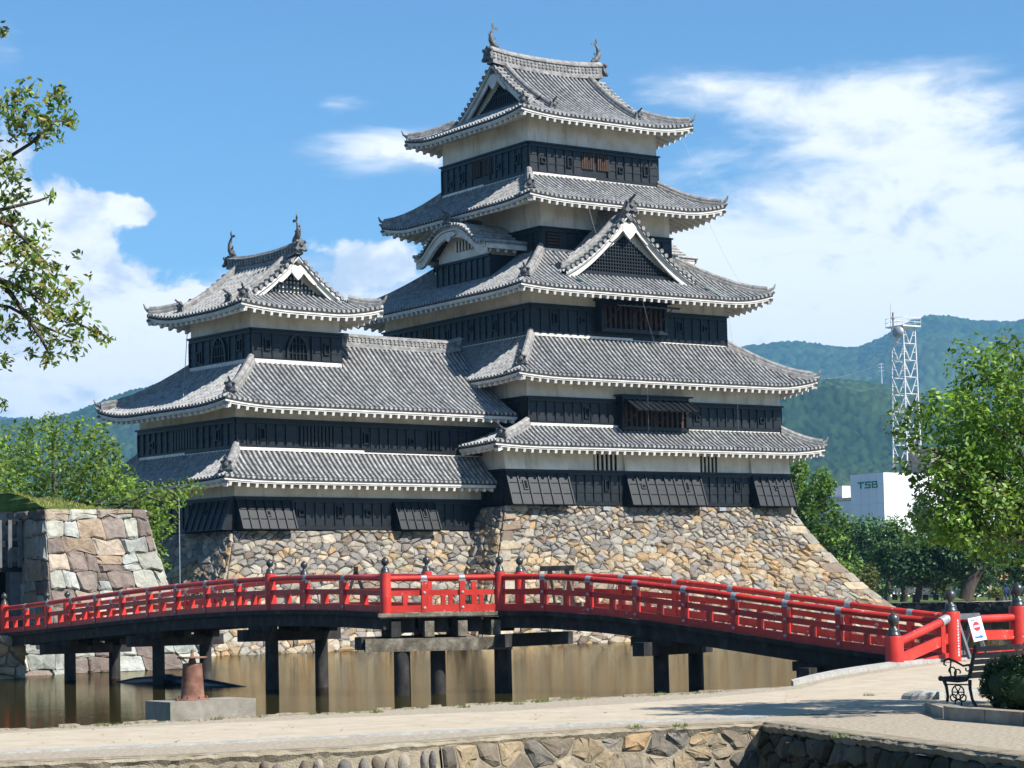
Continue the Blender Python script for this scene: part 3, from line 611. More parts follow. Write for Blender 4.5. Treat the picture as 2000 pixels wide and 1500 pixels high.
# storey 4
F4, L4 = storey(keep, None, 4.8, 13.14, 3.25, 12.95, 19.5, 20.75, 22.6, 15, 17, ((.2, 1.2),))
lw = MB()
for i in range(5): lw.box(5.12, 5.95, 3.14, 3.2, 19.75+i*.16, 19.84+i*.16)
lw.mi = 1; lw.box(5.1, 5.98, 3.20, 3.23, 19.68, 20.55); lw.build('louvre_window', [M_WOOD, M_DARK], keep)
skirt_roof(keep, None, (4.81, 13.12, 4.15, 12.07), (2.7, 15.25, 1.15, 15.05), 21.93, 23.62, (.18, .42), over=2.0)
# storey 5
F5, L5 = storey(keep, None, 4.81, 13.12, 4.15, 12.07, 23.62, 25.24, 26.9, 15, 14, ((3.28, 5.1),), ((.8, 24.35, False), (2.4, 24.4, True), (6.0, 24.3, False), (7.5, 24.4, True)), ((2.85, 4.75),), ((.6, 24.2, False), (2.0, 24.4, True), (5.3, 24.4, False), (7.0, 24.5, True)))
for F, q in ((F5, (3.30, 4.32)), (L5, (2.9, 3.95))):
    for a in q: slit_window(keep, F, a, a+.76, 24.15, 24.95, 5, M_WOOD, .1)
LIFT = dict(v0=(.22, .38), v1=(.38, .38), u0=(.38, .22), u1=(.38, .38))
RO5, rp5 = irimoya(keep, None, lambda u, v: V2(3.35+u, 2.65+v), 11.1, 10.9, 26.48, 30.1, 1.95, LIFT, ('v0',), 'boards', gs=1.0, lat=.16)
shachi('fish_ornament', rp5(2.15)+ZUP*.84, (1, 0, 0), .74, 'grey fish ornament at the left end of the highest ridge')
shachi('fish_ornament', rp5(8.95)+ZUP*.84, (-1, 0, 0), .74, 'grey fish ornament at the right end of the highest ridge')
# triangular gable on the third roof
def chidori():
    R_, zr = 4.2, 21.45; H = lambda b: 18.15+(zr-18.15)*(.52*(b/R_)+.48*(b/R_)**2); cx, yv = 8.62, .75
    pan = MB(); st = MB(); later = []
    def new(nm, mt): z = MB(); later.append((nm, mt, z)); return z
    for q in (-1, 1):
        S = Side(V2(cx+q*R_, yv if q > 0 else 3.3), V2(0, 1 if q > 0 else -1), V2(-q, 0), 2.55, H, R_, (0, 0))
        grid(pan, lambda u, v: S.P(S.La*u, R_*v, -.01), 4, 16); grid(pan, lambda u, v: S.P(S.La*u, R_*v, -.14), 2, 16)
        for i in range(9): tile_row(st, S, .2+i*.27, .0, R_-.1, disc=False)
        kd = [Vector((cx+q*(R_-b), yv+.85, H(b)+.04)) for b in [R_-.15-(R_-.45)*i/8 for i in range(9)]]
        sweep(new('descending_ridge', M_RIDGE), kd, [(x*.9, h) for x, h in HIP]); onigawara(new('ridge_end_tile', M_DTILE), kd[-1]+ZUP*.02, kd[-1]-kd[-2], .7)
    ro = pan.build('gable_roof', M_PAN, keep)
    st.build('tile_rows', M_TILE, ro, 'stuff')
    sweep(new('gable_ridge', M_RIDGE), [Vector((cx, yv+.1+i*.6, zr-.1+(.12 if i == 0 else 0))) for i in range(5)], [(x*1.2, h*1.5) for x, h in HIP])
    onigawara(new('ridge_end_tile', M_DTILE), Vector((cx, yv-.02, zr+.02)), Vector((0, -1, 0)), 1.0)
    for nm, mt, mb in later: mb.build(nm, mt, ro)
    gable_end(ro, lambda n, w_, z: Vector((cx+w_, yv-n, z)), R_, H, .12, .17, 'dark', 1.05)
    for q in (-1, 1):
        cop = MB(); e = [Vector((cx+q*(R_-b), yv+.58, H(b)+.06)) for b in [R_*i/10 for i in range(10)]]; sweep(cop, e, [(-.07, 0), (-.07, .06), (.07, .06), (.07, 0)]); cop.build('copper_valley', M_COPPER, ro)
    for x in (4.9, 13.2):
        va = MB(); va.bar((x, .5, 17.94), (x+.28, -.36, 17.31), .12, .04); va.build('copper_valley', M_COPPER, ro)
chidori()
# curved gable over a bay on the left flank, and its twin on the right flank
def karahafu(mir):
    X = (lambda x: x) if not mir else (lambda x: 17.94-x)
    bx = lambda mb, x0, x1, y0, y1, z0, z1: mb.box(min(X(x0), X(x1)), max(X(x0), X(x1)), y0, y1, z0, z1)
    Wd, yc = 3.3, 7.6; prof = lambda w_: 19.95+1.28*(lambda q: 1-(3*q*q-2*q**3))(min(1, abs(w_)/(Wd*.92))**1.5)+.10*max(0, abs(w_)/Wd-.75)*4
    m = MB(); bx(m, 3.0, 4.9, 5.2, 10.0, 18.2, 19.52); ba = m.build('bay_wall', M_BLACK, keep)
    F = Face(V2(X(3.0), 10.0), V2(0, -1), V2(-1, 0)) if not mir else Face(V2(X(3.0), 5.2), V2(0, 1), V2(1, 0))
    me = panel_mesh(.53, .98)
    for i in range(9): link_mesh('panel', me, F.M(.02+i*.53, .01, 18.42), ba)
    t = MB(); bx(t, 2.9, 3.05, 5.15, 10.05, 18.2, 18.38); bx(t, 2.88, 3.05, 5.1, 10.1, 19.42, 19.55); bx(t, 2.95, 3.5, 5.12, 5.2, 18.2, 19.5); t.build('bay_rail', M_BLACK, ba)
    p = MB(); bx(p, 3.05, 4.9, 5.25, 9.95, 19.52, 20.0); ws = [Wd*.8*(-1+i/8) for i in range(17)]
    p.add([(X(3.06), yc+w_, 19.9) for w_ in ws]+[(X(3.06), yc+w_, max(19.92, prof(w_)-.25)) for w_ in ws], [(i, i+1, 18+i, 17+i) for i in range(16)]); p.build('plaster_wall', M_PLAS, keep)
    slit_window(keep, F, 1.75, 3.35, 20.02, 20.55, 5, M_PLAS, .06)
    pan = MB(); st = MB(); tr = MB(); ws = [Wd*(-1+2*i/40) for i in range(41)]
    for dz in (0, -.14): pan.strip([(X(2.05), yc+w_, prof(w_)+dz) for w_ in ws], [(X(4.9), yc+w_, prof(w_)+dz) for w_ in ws])
    ro = pan.build('curved_gable_roof', M_PAN, keep)
    for i in range(26):
        w_ = -Wd+.1+i*(2*Wd-.2)/25; st.tube([(X(2.0), yc+w_, prof(w_)+.03), (X(4.85), yc+w_, prof(w_)+.03)], .095, 8)
    st.build('tile_rows', M_TILE, ro, 'stuff')
    for x0, x1, t0, t1 in ((2.12, 2.26, -.05, -.26), (2.24, 2.42, -.26, -.62)):
        a = [(X(x0), yc+w_, prof(w_)+t0) for w_ in ws]; b = [(X(x0), yc+w_, prof(w_)+t1) for w_ in ws]; c = [(X(x1), yc+w_, prof(w_)+t1) for w_ in ws]
        tr.strip(a, b); tr.strip(b, c)
    for q in (-1, 1):
        for k in range(4): tr.bar((X(2.5+k*.5), yc+q*(Wd-.25), 19.62), (X(2.62+k*.5), yc+q*(Wd-.25), 19.62), .12, .14)
        bx(tr, 2.2, 4.8, yc+q*(Wd-.1)-.06, yc+q*(Wd-.1)+.06, 19.68, 19.95)
    tr.build('bargeboard', M_TRIM, ro)
    g = MB(); sg = 1 if not mir else -1
    g.prism([(X(2.08), yc+x*.8, 20.72+y*.8) for x, y in ((-.9, .05), (-.5, -.12), (-.3, -.05), (-.2, -.28), (0, -.4), (.2, -.28), (.3, -.05), (.5, -.12), (.9, .05), (.4, .22), (-.4, .22))], (sg*.06, 0, 0)); g.build('gable_pendant', M_TRIM, ro)
    o = MB(); onigawara(o, (X(2.05), yc, prof(0)+.12), Vector((-sg, 0, 0)), .85)
    sweep(o, [Vector((X(2.1+i*.5), yc, prof(0)+.06)) for i in range(5)], HIP); o.build('ridge_end_tile', M_DTILE, ro)
karahafu(False); karahafu(True)
# thin conductor cables hanging from the eaves
for a, b in (((13.9, 2.9, 26.1), (15.0, 1.4, 22.3)), ((6.3, 1.2, 21.6), (6.75, .5, 19.0)), ((14.2, 1.4, 21.6), (15.6, 0, 17.6)), ((8.4, -.3, 16.9), (9.2, -.5, 14.2)), ((14.0, -.3, 16.9), (14.6, 0, 14.4)), ((7.8, -1.3, 12.4), (7.9, -1.2, 10.2)), ((13.6, -1.3, 12.4), (13.7, -1.2, 10.2))):
    cb = MB(); a, b = Vector(a), Vector(b); cb.tube([a.lerp(b, t)+ZUP*(-.25*math.sin(math.pi*t)) for t in (0, .25, .5, .75, 1)], .006, 4); cb.build('conductor_cable', M_CAPM, keep)

# ------------------------------------------------------------------ small north-west tower with its connecting wing
IF = Matrix.Translation((0, 1.87, 0)) @ Matrix.Rotation(R(4.96), 4, 'Z')
inui = empty('small_keep', IF @ Vector((-8, 4, 5.3)), 'smaller three-roofed black and white castle tower with wing joining the tall keep', 'castle')
G1, GL1 = storey(inui, IF, -14.13, .3, 0, 8.4, 5.42, 6.86, 8.0, 27, 16, ((-.1, 2.85), (8.7, 11.05)), ((3.7, 6.2, False), (5.5, 6.25, True), (7.3, 6.2, False)), ((5.4, 8.5),))
for a0, a1, n, h in ((0, 2.85, 6, ((1.5, .55, False),)), (8.68, 11.02, 5, ((10.3, .62, True),))): drop_bay(inui, G1, a0, a1, 5.40, 6.86, .68, n, True, h)
drop_bay(inui, GL1, 5.3, 8.42, 5.40, 6.86, .68, 6, True, ((6.6, .62, False),))
slit_window(inui, GL1, 2.6, 4.2, 7.0, 7.6, 5, M_PLAS, .06)
skirt_roof(inui, IF, (-13.98, .0, .05, 8.35), (-15.5, -.12, -1.35, 9.8), 7.65, 9.0, (.10, .3), front_end=1, hide=('right', 'back'), over=1.35)
G2, GL2 = storey(inui, IF, -13.98, 1.2, .05, 8.35, 9.0, 10.37, 11.3, 29, 16, ((3.35, 5.35), (10.6, 11.6)), ((1.2, 9.7, True), (6.9, 9.65, True), (9.8, 9.6, False)), ((3.2, 5.2),), ((1.4, 9.6, False), (7.0, 9.7, True)))
slit_window(inui, G2, 3.4, 4.3, 9.25, 10.12, 4, M_BLACK, .1); slit_window(inui, G2, 4.4, 5.32, 9.25, 10.12, 4, M_BLACK, .1); slit_window(inui, G2, 10.7, 11.5, 9.25, 10.12, 3, M_BLACK, .1); slit_window(inui, GL2, 3.3, 5.1, 9.25, 10.12, 7, M_BLACK, .1)
XT = -7.13
def cut(a, b1): return 4.22 if -15.4+a > XT+.05 else b1
ro2, sd2 = skirt_roof(inui, IF, (-12.07, XT, 1.63, 6.78), (-15.4, 1.2, -1.35, 9.8), 10.97, 13.15, (.22, .42), front_end=1, hide=('right', 'back'), front_cut=cut, wall_flash=False, over=1.35)
S2 = sd2['front'][0]
pn = MB(IF); a0 = XT+15.4
grid(pn, lambda u, v: S2.P(a0+(S2.La-a0)*u, 2.9+1.35*v, -.012), 16, 4)
zr2 = S2.P(10, 4.25).z; yr2 = -1.35+4.25
pn.hexa([(XT, yr2, zr2-.9), (1.2, yr2, zr2-.9), (1.2, yr2+3.5, zr2-2.9), (XT, yr2+3.5, zr2-2.9)], [(XT, yr2, zr2-.02), (1.2, yr2, zr2-.02), (1.2, yr2+3.5, zr2-2.2), (XT, yr2+3.5, zr2-2.2)])
pn.build('wing_roof', M_PAN, inui)
fl = MB(IF); fl.box(-12.1, XT, 1.50, 1.66, 13.08, 13.27); fl.build('flashing', M_TRIM, ro2); fl = MB(IF); fl.box(-12.22, -12.05, 1.6, 6.8, 13.08, 13.27); fl.build('flashing', M_TRIM, ro2)
rg = MB(IF); sweep(rg, [Vector((XT+(1.1-XT)*i/10, yr2, zr2-.08+(.2 if i == 10 else 0)+.05*abs(i/5-1)**2)) for i in range(11)], [(-.24, -.1), (-.24, .1), (-.18, .14), (-.18, .36), (-.23, .4), (-.2, .5), (0, .58), (.2, .5), (.23, .4), (.18, .36), (.18, .14), (.24, .1), (.24, -.1)])
for i in range(int((1-XT)/.25)):
    for hz in (.2, .31): rg.lathe(Vector((XT+.1+i*.25, yr2-.17, zr2-.06+hz)), [(.075, 0), (.075, .05), (.03, .06)], 6, (0, -1, 0))
rg.build('wing_ridge', M_RIDGE, inui)
orn = MB(IF); onigawara(orn, (1.05, yr2, zr2+.05), Vector((1, 0, 0)), .8); orn.build('ridge_end_tile', M_DTILE, inui)
G3, GL3 = storey(inui, IF, -12.07, XT, 1.63, 6.78, 13.15, 14.65, 16.0, 9, 9, ((1.75, 3.3),), ((.8, 13.95, True), (4.1, 13.9, True)), ((1.8, 3.3),), ((1.0, 13.7, True), (4.2, 13.95, True)))
def bell_window(F, ac, z0):
    P = F.P; o = [(-.50, 0), (-.47, .45), (-.40, .72), (-.26, .95), (-.1, 1.06), (0, 1.13), (.1, 1.06), (.26, .95), (.40, .72), (.47, .45), (.50, 0)]
    fr = MB(F.fr); k = len(o)
    for n0, n1, s in ((.13, 0, 1.28),):
        out = [P(ac+x*s, n0, z0+y*1.13) for x, y in o]; inn = [P(ac+x, n0, z0+y) for x, y in o]; fr.strip(out, inn)
        fr.strip(inn, [P(ac+x, .03, z0+y) for x, y in o]); fr.strip([P(ac+x*s, 0, z0+y*1.13) for x, y in o], out)
    fr.mi = 1; fr.add([P(ac+x, .045, z0+y) for x, y in o], [tuple(range(k))]); fr.mi = 0
    for x, h in ((-.3, .85), (-.1, 1.05), (.1, 1.05), (.3, .85)): fr.bar(P(ac+x, .085, z0), P(ac+x, .085, z0+h), .05, .05)
    for z, hw in ((.28, .47), (.72, .38)): fr.bar(P(ac-hw, .09, z0+z), P(ac+hw, .09, z0+z), .04, .04)
    fr.build('bell_window', [M_BLACK, M_DARK], inui)
bell_window(G3, 2.5, 13.34); bell_window(GL3, 2.55, 13.34)
LIFT2 = dict(v0=(.2, .4), v1=(.4, .4), u0=(.4, .2), u1=(.4, .4))
RO3, rp3 = irimoya(inui, IF, lambda u, v: V2(-13.55+v, .12+u), 8.15, 7.9, 15.5, 18.15, 1.15, LIFT2, ('u0',), 'white', gs=.85, lat=.2)
shachi('fish_ornament', IF @ (rp3(1.3)+ZUP*.60), IF.to_3x3() @ Vector((0, 1, 0)), .7, 'dark fish ornament above the front gable of the smaller tower')
shachi('fish_ornament', IF @ (rp3(6.85)+ZUP*.60), IF.to_3x3() @ Vector((0, -1, 0)), .7, 'dark fish ornament at the rear ridge end of the smaller tower')
cb = MB(IF); cb.tube([(-13.2, 5.2, 15.2), (-14.6, 3.4, 11.6)], .016, 4); cb.build('conductor_cable', M_CAPM, inui)

# ------------------------------------------------------------------ rubble stone walls
def clip(poly, p, q):
    """part of poly nearer to p than to q"""
    mx, my = (p[0]+q[0])/2, (p[1]+q[1])/2; nx, ny = q[0]-p[0], q[1]-p[1]; out = []; k = len(poly)
    dd = [(x-mx)*nx+(y-my)*ny for x, y in poly]
    for i in range(k):
        a, b = poly[i], poly[(i+1) % k]; da, db = dd[i], dd[(i+1) % k]
        if da <= 0: out.append(a)
        if (da < 0 < db) or (db < 0 < da): t = da/(da-db); out.append((a[0]+(b[0]-a[0])*t, a[1]+(b[1]-a[1])*t))
    return out
def cells(U, V, rh, rw, rnd, jit=.3, filler=.25):
    seeds = []; v = 0; r = 0
    while v < V:
        h = rnd.uniform(*rh); u = rnd.uniform(-.5, 0)*rw[1]
        while u < U+rw[0]:
            w_ = rw[0]+(rw[1]-rw[0])*rnd.random()**1.5; seeds.append((u+w_/2+rnd.uniform(-jit, jit)*w_*.5, v+h/2+rnd.uniform(-jit, jit)*h)); u += w_
            for _ in range(3):
                if rnd.random() < filler*.55: seeds.append((u+rnd.uniform(-.16, .16), v+h*rnd.choice((.0, 1.0))+rnd.uniform(-.09, .09)))
        v += h
    K_ = 1.42; sv = [(u, v*K_) for u, v in seeds]; A = np.array(sv); out = []      # stretched so that the stones lie flat
    for i, p in enumerate(sv):
        if not (-.2 < p[0] < U+.2 and -.2 < p[1] < V*K_+.2): continue
        d = np.hypot(*(A-A[i]).T); nb = np.argsort(d)[1:22]; poly = [(0, 0), (U, 0), (U, V*K_), (0, V*K_)]
        for j in nb:
            poly = clip(poly, p, sv[j])
            if len(poly) < 3: break
        if len(poly) >= 3:
            poly = [(x, y/K_) for x, y in poly]; ar = .5*abs(sum(poly[k][0]*poly[(k+1) % len(poly)][1]-poly[(k+1) % len(poly)][0]*poly[k][1] for k in range(len(poly))))
            if ar > .004: out.append((ar, poly))
    return out
def brick_cells(U, V, rh, rw, rnd):
    """roughly squared blocks laid in wavering courses, some split or doubled"""
    ys = [0]
    while ys[-1] < V: ys.append(ys[-1]+rnd.uniform(*rh))
    ys[-1] = V; ph = [(rnd.uniform(0, 6.28), rnd.uniform(.5, 1.1), rnd.uniform(.02, .09)) for _ in ys]
    yb = lambda r, u: ys[r] if r in (0, len(ys)-1) else ys[r]+ph[r][2]*math.sin(ph[r][0]+u*ph[r][1]*2.2)+.05*math.sin(u*5.3+r*2)
    out = []
    for r in range(len(ys)-1):
        u = 0; sk = 0
        while u < U-.05:
            w_ = rw[0]+(rw[1]-rw[0])*rnd.random()**1.3
            if U-u-w_ < rw[0]*.6: w_ = U-u
            u1 = u+w_; s1 = 0 if u1 >= U-1e-6 else rnd.uniform(-.10, .10)
            a, b, c, d = (u+sk, yb(r, u)), (u1+s1, yb(r, u1)), (u1-s1*.6, yb(r+1, u1)), (u-sk*.6, yb(r+1, u)); m1, m2 = (u+u1)/2, (u+u1)/2+rnd.uniform(-.1, .1)
            q = rnd.random()
            if q < .16 and w_ < 1.1:
                k = rnd.uniform(.35, .6); e, f = (a[0]+(d[0]-a[0])*k, a[1]+(d[1]-a[1])*k), (b[0]+(c[0]-b[0])*k, b[1]+(c[1]-b[1])*k); cells_ = [[a, (m1, yb(r, m1)), b, f, e], [e, f, c, (m2, yb(r+1, m2)), d]]
            else: cells_ = [[a, (m1, yb(r, m1)-.0), b, c, (m2, yb(r+1, m2)), d]]
            for p in cells_: out.append((.5*abs(sum(p[i][0]*p[(i+1) % len(p)][1]-p[(i+1) % len(p)][0]*p[i][1] for i in range(len(p)))), p))
            u = u1; sk = s1
    return out
def stone(mb, S, poly, rnd, col, joint, relief):
    cx = sum(p[0] for p in poly)/len(poly); cy = sum(p[1] for p in poly)/len(poly); pts = []
    for i in range(len(poly)):
        a, b = poly[i], poly[(i+1) % len(poly)]
        if math.hypot(a[0]-b[0], a[1]-b[1]) < .03: continue
        t = rnd.uniform(.04, .18); pts.append((a[0]+(b[0]-a[0])*t, a[1]+(b[1]-a[1])*t)); t = rnd.uniform(.80, .95); pts.append((a[0]+(b[0]-a[0])*t, a[1]+(b[1]-a[1])*t))
    if len(pts) < 5: return False
    def ins(p, d):
        r = math.hypot(p[0]-cx, p[1]-cy); s = max(.3, 1-d/max(r, .02)*rnd.uniform(.6, 1.3)); return (cx+(p[0]-cx)*s, cy+(p[1]-cy)*s)
    sz = max(math.hypot(p[0]-cx, p[1]-cy) for p in pts); h = relief*rnd.uniform(.4, 1.3)*min(1, sz/.35+.25); tx, ty = rnd.uniform(-.16, .16), rnd.uniform(-.22, .12)
    r0 = [ins(p, joint) for p in pts]; r2 = [ins(p, joint+sz*rnd.uniform(.12, .3)) for p in pts]; n = len(pts)
    vs = [S(u, v, -.10) for u, v in r0]+[S(u, v, h*.45) for u, v in r0]+[S(u, v, h+(u-cx)*tx+(v-cy)*ty+rnd.uniform(-.015, .015)) for u, v in r2]+[S(cx, cy, h*1.12)]
    fs = [(i, (i+1) % n, n+(i+1) % n, n+i) for i in range(n)]+[(n+i, n+(i+1) % n, 2*n+(i+1) % n, 2*n+i) for i in range(n)]+[(2*n+i, 2*n+(i+1) % n, 3*n) for i in range(n)]
    mb.col = col; mb.add(vs, fs); return True
def stone_face(root, S, U, V, rh, rw, pal, seed, limit=300, joint=.016, relief=.09, filler=.3, jit=.3, name='stone', core=None, co_n=-.05, brick=False):
    rnd = random.Random(seed); cs = sorted(brick_cells(U, V, rh, rw, rnd) if brick else cells(U, V, rh, rw, rnd, jit, filler), key=lambda c: -c[0]); rest = MB()
    for i, (ar, poly) in enumerate(cs):
        cu = sum(p[0] for p in poly)/len(poly)/U; cv = sum(p[1] for p in poly)/len(poly)/V; col = pal(cu, cv, rnd)
        if i < limit:
            m = MB()
            if stone(m, S, poly, rnd, col, joint, relief): m.build(name, M_STONE, root)
        else: stone(rest, S, poly, rnd, col, joint*.7, relief)
    rest.build(name+'s', M_STONE, root, 'stuff')
    co = MB(); grid(co, lambda u, v: S(U*u, V*v, co_n), 20, 10); co.build('wall_core', core or M_JOINT, root)
GREY = [(.29, .285, .285), (.335, .325, .32), (.24, .24, .245), (.37, .355, .34), (.30, .285, .27)]
TAN = [(.46, .36, .24), (.50, .41, .29), (.42, .33, .225), (.48, .42, .33), (.46, .33, .20), (.52, .45, .355)]
BRN = [(.27, .215, .175), (.32, .265, .22), (.23, .19, .16), (.36, .31, .26)]
PALE = [(.46, .43, .38), (.42, .405, .365), (.51, .475, .42), (.40, .40, .365)]
def pick(rnd, ws):
    t = rnd.random()*sum(x for x, _ in ws)
    for x, l in ws:
        t -= x
        if t <= 0: break
    c = rnd.choice(l); f = rnd.uniform(.62, .95); return tuple(q*f for q in c)
def pal_keep(u, v, rnd):
    if v > .70+rnd.uniform(-.08, .08): return pick(rnd, ((5, GREY), (2, PALE), (1.4, TAN), (.8, BRN)))
    if v > .40+rnd.uniform(-.08, .08): return pick(rnd, ((1.5, GREY), (1.6, PALE), (5.5, TAN), (1.0, BRN)))
    return pick(rnd, ((1.4, GREY), (2.2, PALE), (2.4, TAN), (3.6, BRN)))
batter = lambda h: .42*h+.05*h*h
def wall_map(fr, ztop, zbot, x0, x1, y0, b0, b1, flip=None):
    """front wall from x0 to x1 at plan y0; b0/b1 = how much the two ends splay. returns S(u, v, n), U, V"""
    U = x1-x0+(b0+b1)*batter(ztop-zbot)*.5; V = math.hypot(ztop-zbot, batter(ztop-zbot))
    def base(u, v):
        h = (ztop-zbot)*(1-v/V); b = batter(h); xa, xb = x0-b0*b, x1+b1*b; return Vector((xa+(xb-xa)*u/U, y0-b, ztop-h))
    def S(u, v, n):
        p = base(u, v); h = (ztop-zbot)*(1-v/V); sl = .42+.1*h; nn = Vector((0, -1, sl)).normalized(); p = p+nn*n
        if flip: p = flip(p)
        return fr @ p if fr is not None else p
    return S, U, V
kb = empty('stone_plinth', (9, 8, 0), 'tall sloping rubble stone base under the main keep', 'stone wall')
S, U, V = wall_map(None, 6.5, -.4, -.1, 18.1, -.06, 1, 1); stone_face(kb, S, U, V, (.34, .66), (.34, 1.35), pal_keep, 3, 300, relief=.13, filler=.8)
def corner_blocks(root, S, U, V, right, seed, h=.62):
    """long and short quoins up the arris of a battered wall"""
    rnd = random.Random(seed); v = .1; k = 0
    while v < V-.2:
        hh = h*rnd.uniform(.8, 1.25); ln = (1.55 if k % 2 else .85)*rnd.uniform(.85, 1.2); v1 = min(V, v+hh)
        q = [(U-ln, v+rnd.uniform(-.05, .05)), (U, v), (U, v1), (U-ln*rnd.uniform(.85, 1), v1)] if right else [(0, v), (ln, v+rnd.uniform(-.05, .05)), (ln*rnd.uniform(.85, 1), v1), (0, v1)]
        m_ = MB()
        if stone(m_, lambda u, v_, n: S(u, v_, n+.09), q, rnd, pick(rnd, ((2, PALE), (2, BRN), (1.5, TAN))), .012, .08): m_.build('corner_stone', M_STONE, root)
        v = v1; k += 1
corner_blocks(kb, S, U, V, True, 1); corner_blocks(kb, S, U, V, False, 2)
S, U, V = wall_map(None, 6.5, -.4, -16.4, .05, -.1, 1, 1, lambda p: Vector((p.y, -p.x, p.z))); stone_face(kb, S, U, V, (.4, .7), (.45, 1.0), pal_keep, 4, 0, relief=.11)
S, U, V = wall_map(None, 6.5, -.4, -.05, 16.4, -18.1, 1, 1, lambda p: Vector((-p.y, p.x, p.z))); stone_face(kb, S, U, V, (.5, .8), (.6, 1.2), pal_keep, 5, 0)
m = MB(); m.box(-.1, 18.1, -.06, 16.4, 6.42, 6.5); m.box(17.2, 18.12, -.12, .5, 6.0, 6.52); m.build('top_course', M_CONC, kb)
for x in (5.6, 13.0): m = MB(); m.box(x, x+.42, -.4, -.1, 6.32, 6.5); m.build('floodlight', M_CAPM, kb)
ib = empty('stone_plinth', IF @ Vector((-8, 4, 0)), 'lower rubble stone base under the smaller tower', 'stone wall')
S, U, V = wall_map(IF, 5.35, -.4, -14.25, 1.2, -.06, 1, 0); stone_face(ib, S, U, V, (.34, .62), (.36, 1.2), lambda u, v, r: pick(r, ((4, GREY), (2.5, PALE), (1.6+2.5*(v < .5), TAN), (1.0, BRN))), 6, 260, relief=.12, filler=.7)
S, U, V = wall_map(IF, 5.35, -.4, -8.5, .05, -14.25, 1, 1, lambda p: Vector((p.y, -p.x, p.z))); stone_face(ib, S, U, V, (.4, .7), (.45, 1.0), pal_keep, 8, 0)
m = MB(IF); m.box(-14.2, 1.2, -.03, 8.4, 5.28, 5.36); m.build('top_course', M_CONC, ib)

# ------------------------------------------------------------------ water, banks, path
def poly_mesh(name, pts, mat, kind='structure', parent=None):
    from mathutils.geometry import tessellate_polygon
    P = [Vector(p) for p in pts]; tr = tessellate_polygon([P]); m = MB(); m.add(P, [t if (P[t[1]]-P[t[0]]).cross(P[t[2]]-P[t[0]]).z > 0 else (t[0], t[2], t[1]) for t in tr])
    return m.build(name, mat, parent, kind, org=(0, 0, 0))
def water_mat():
    """murky water: olive body under a slightly tinted mirror that strengthens towards grazing view"""
    m = bpy.data.materials.new('moat_water'); m.use_nodes = True; nt = m.node_tree; N = nt.nodes; L = nt.links; N.remove(N['Principled BSDF'])
    g = N.new('ShaderNodeNewGeometry'); prev = None
    for sc, di in ((.5, .0040), (2.6, .0034), (10.0, .0022)):
        mp = N.new('ShaderNodeMapping'); mp.inputs['Rotation'].default_value = (0, 0, R(35)); mp.inputs['Scale'].default_value = (.45, 1.5, 1) if sc < 5 else (.9, 1.1, 1); L.new(g.outputs['Position'], mp.inputs[0])
        n = N.new('ShaderNodeTexNoise'); n.inputs['Scale'].default_value = sc; n.inputs['Detail'].default_value = 3; L.new(mp.outputs[0], n.inputs['Vector'])
        bu = N.new('ShaderNodeBump'); bu.inputs['Distance'].default_value = di; L.new(n.outputs[0], bu.inputs['Height'])
        if prev: L.new(prev.outputs[0], bu.inputs['Normal'])
        prev = bu
    df = N.new('ShaderNodeBsdfDiffuse'); df.inputs[0].default_value = (.045, .040, .014, 1); gl = N.new('ShaderNodeBsdfGlossy'); gl.inputs['Color'].default_value = (.63, .585, .475, 1); gl.inputs['Roughness'].default_value = .02
    fr = N.new('ShaderNodeFresnel'); fr.inputs['IOR'].default_value = 1.33; mx = N.new('ShaderNodeMixShader')
    for q in (df, gl, fr): L.new(prev.outputs[0], q.inputs['Normal'])
    L.new(fr.outputs[0], mx.inputs[0]); L.new(df.outputs[0], mx.inputs[1]); L.new(gl.outputs[0], mx.inputs[2]); L.new(mx.outputs[0], N['Material Output'].inputs[0]); return m
M_WATER = water_mat()
ZP = .5
def px_line(pts, z=ZP): return [atz(x, y, z) for x, y in pts]
NPOST = at(1748, 1308, 43.6); BPOST = at(1860, 1290, 45.0); FPOST = at(1992, 1296, 47.5)
E_LINE = px_line([(-1500, 1525), (-400, 1448), (0, 1427), (350, 1408), (700, 1390), (1100, 1366), (1550, 1345), (1610, 1336)])+[Vector((p.x, p.y, 0)) for p in (NPOST-FWD*.3, BPOST-FWD*.15, FPOST-FWD*.1, FPOST+RGT*14+FWD*2, FPOST+RGT*60+FWD*6)]
W_LINE = px_line([(-1500, 1600), (-400, 1507), (0, 1490), (350, 1477), (700, 1460), (1000, 1437), (1200, 1424), (1490, 1411)])
W_RIGHT = px_line([(1490, 1411), (1700, 1440), (2000, 1478), (2500, 1560)])
def seg_d(p, a, b):
    ab = b-a; t = max(0, min(1, (p-a).dot(ab)/ab.dot(ab))); return (p-a-ab*t).length
def zbank(p):
    q = V2(p.x, p.y); d = min(seg_d(q, V2(BPOST.x, BPOST.y), V2(FPOST.x, FPOST.y)), seg_d(q, V2(NPOST.x, NPOST.y), V2(BPOST.x, BPOST.y))+1.6); s = max(0, 1-d/9.0); return ZP+.24*s*s*(3-2*s)
def resample(L_, n):
    L_ = [V2(p.x, p.y) for p in L_]; d = [0]
    for a, b in zip(L_, L_[1:]): d.append(d[-1]+(b-a).length)
    out = []
    for i in range(n+1):
        t = d[-1]*i/n; k = max(j for j in range(len(d)) if d[j] <= t+1e-9); k = min(k, len(L_)-2); out.append(L_[k].lerp(L_[k+1], (t-d[k])/max(1e-9, d[k+1]-d[k])))
    return out
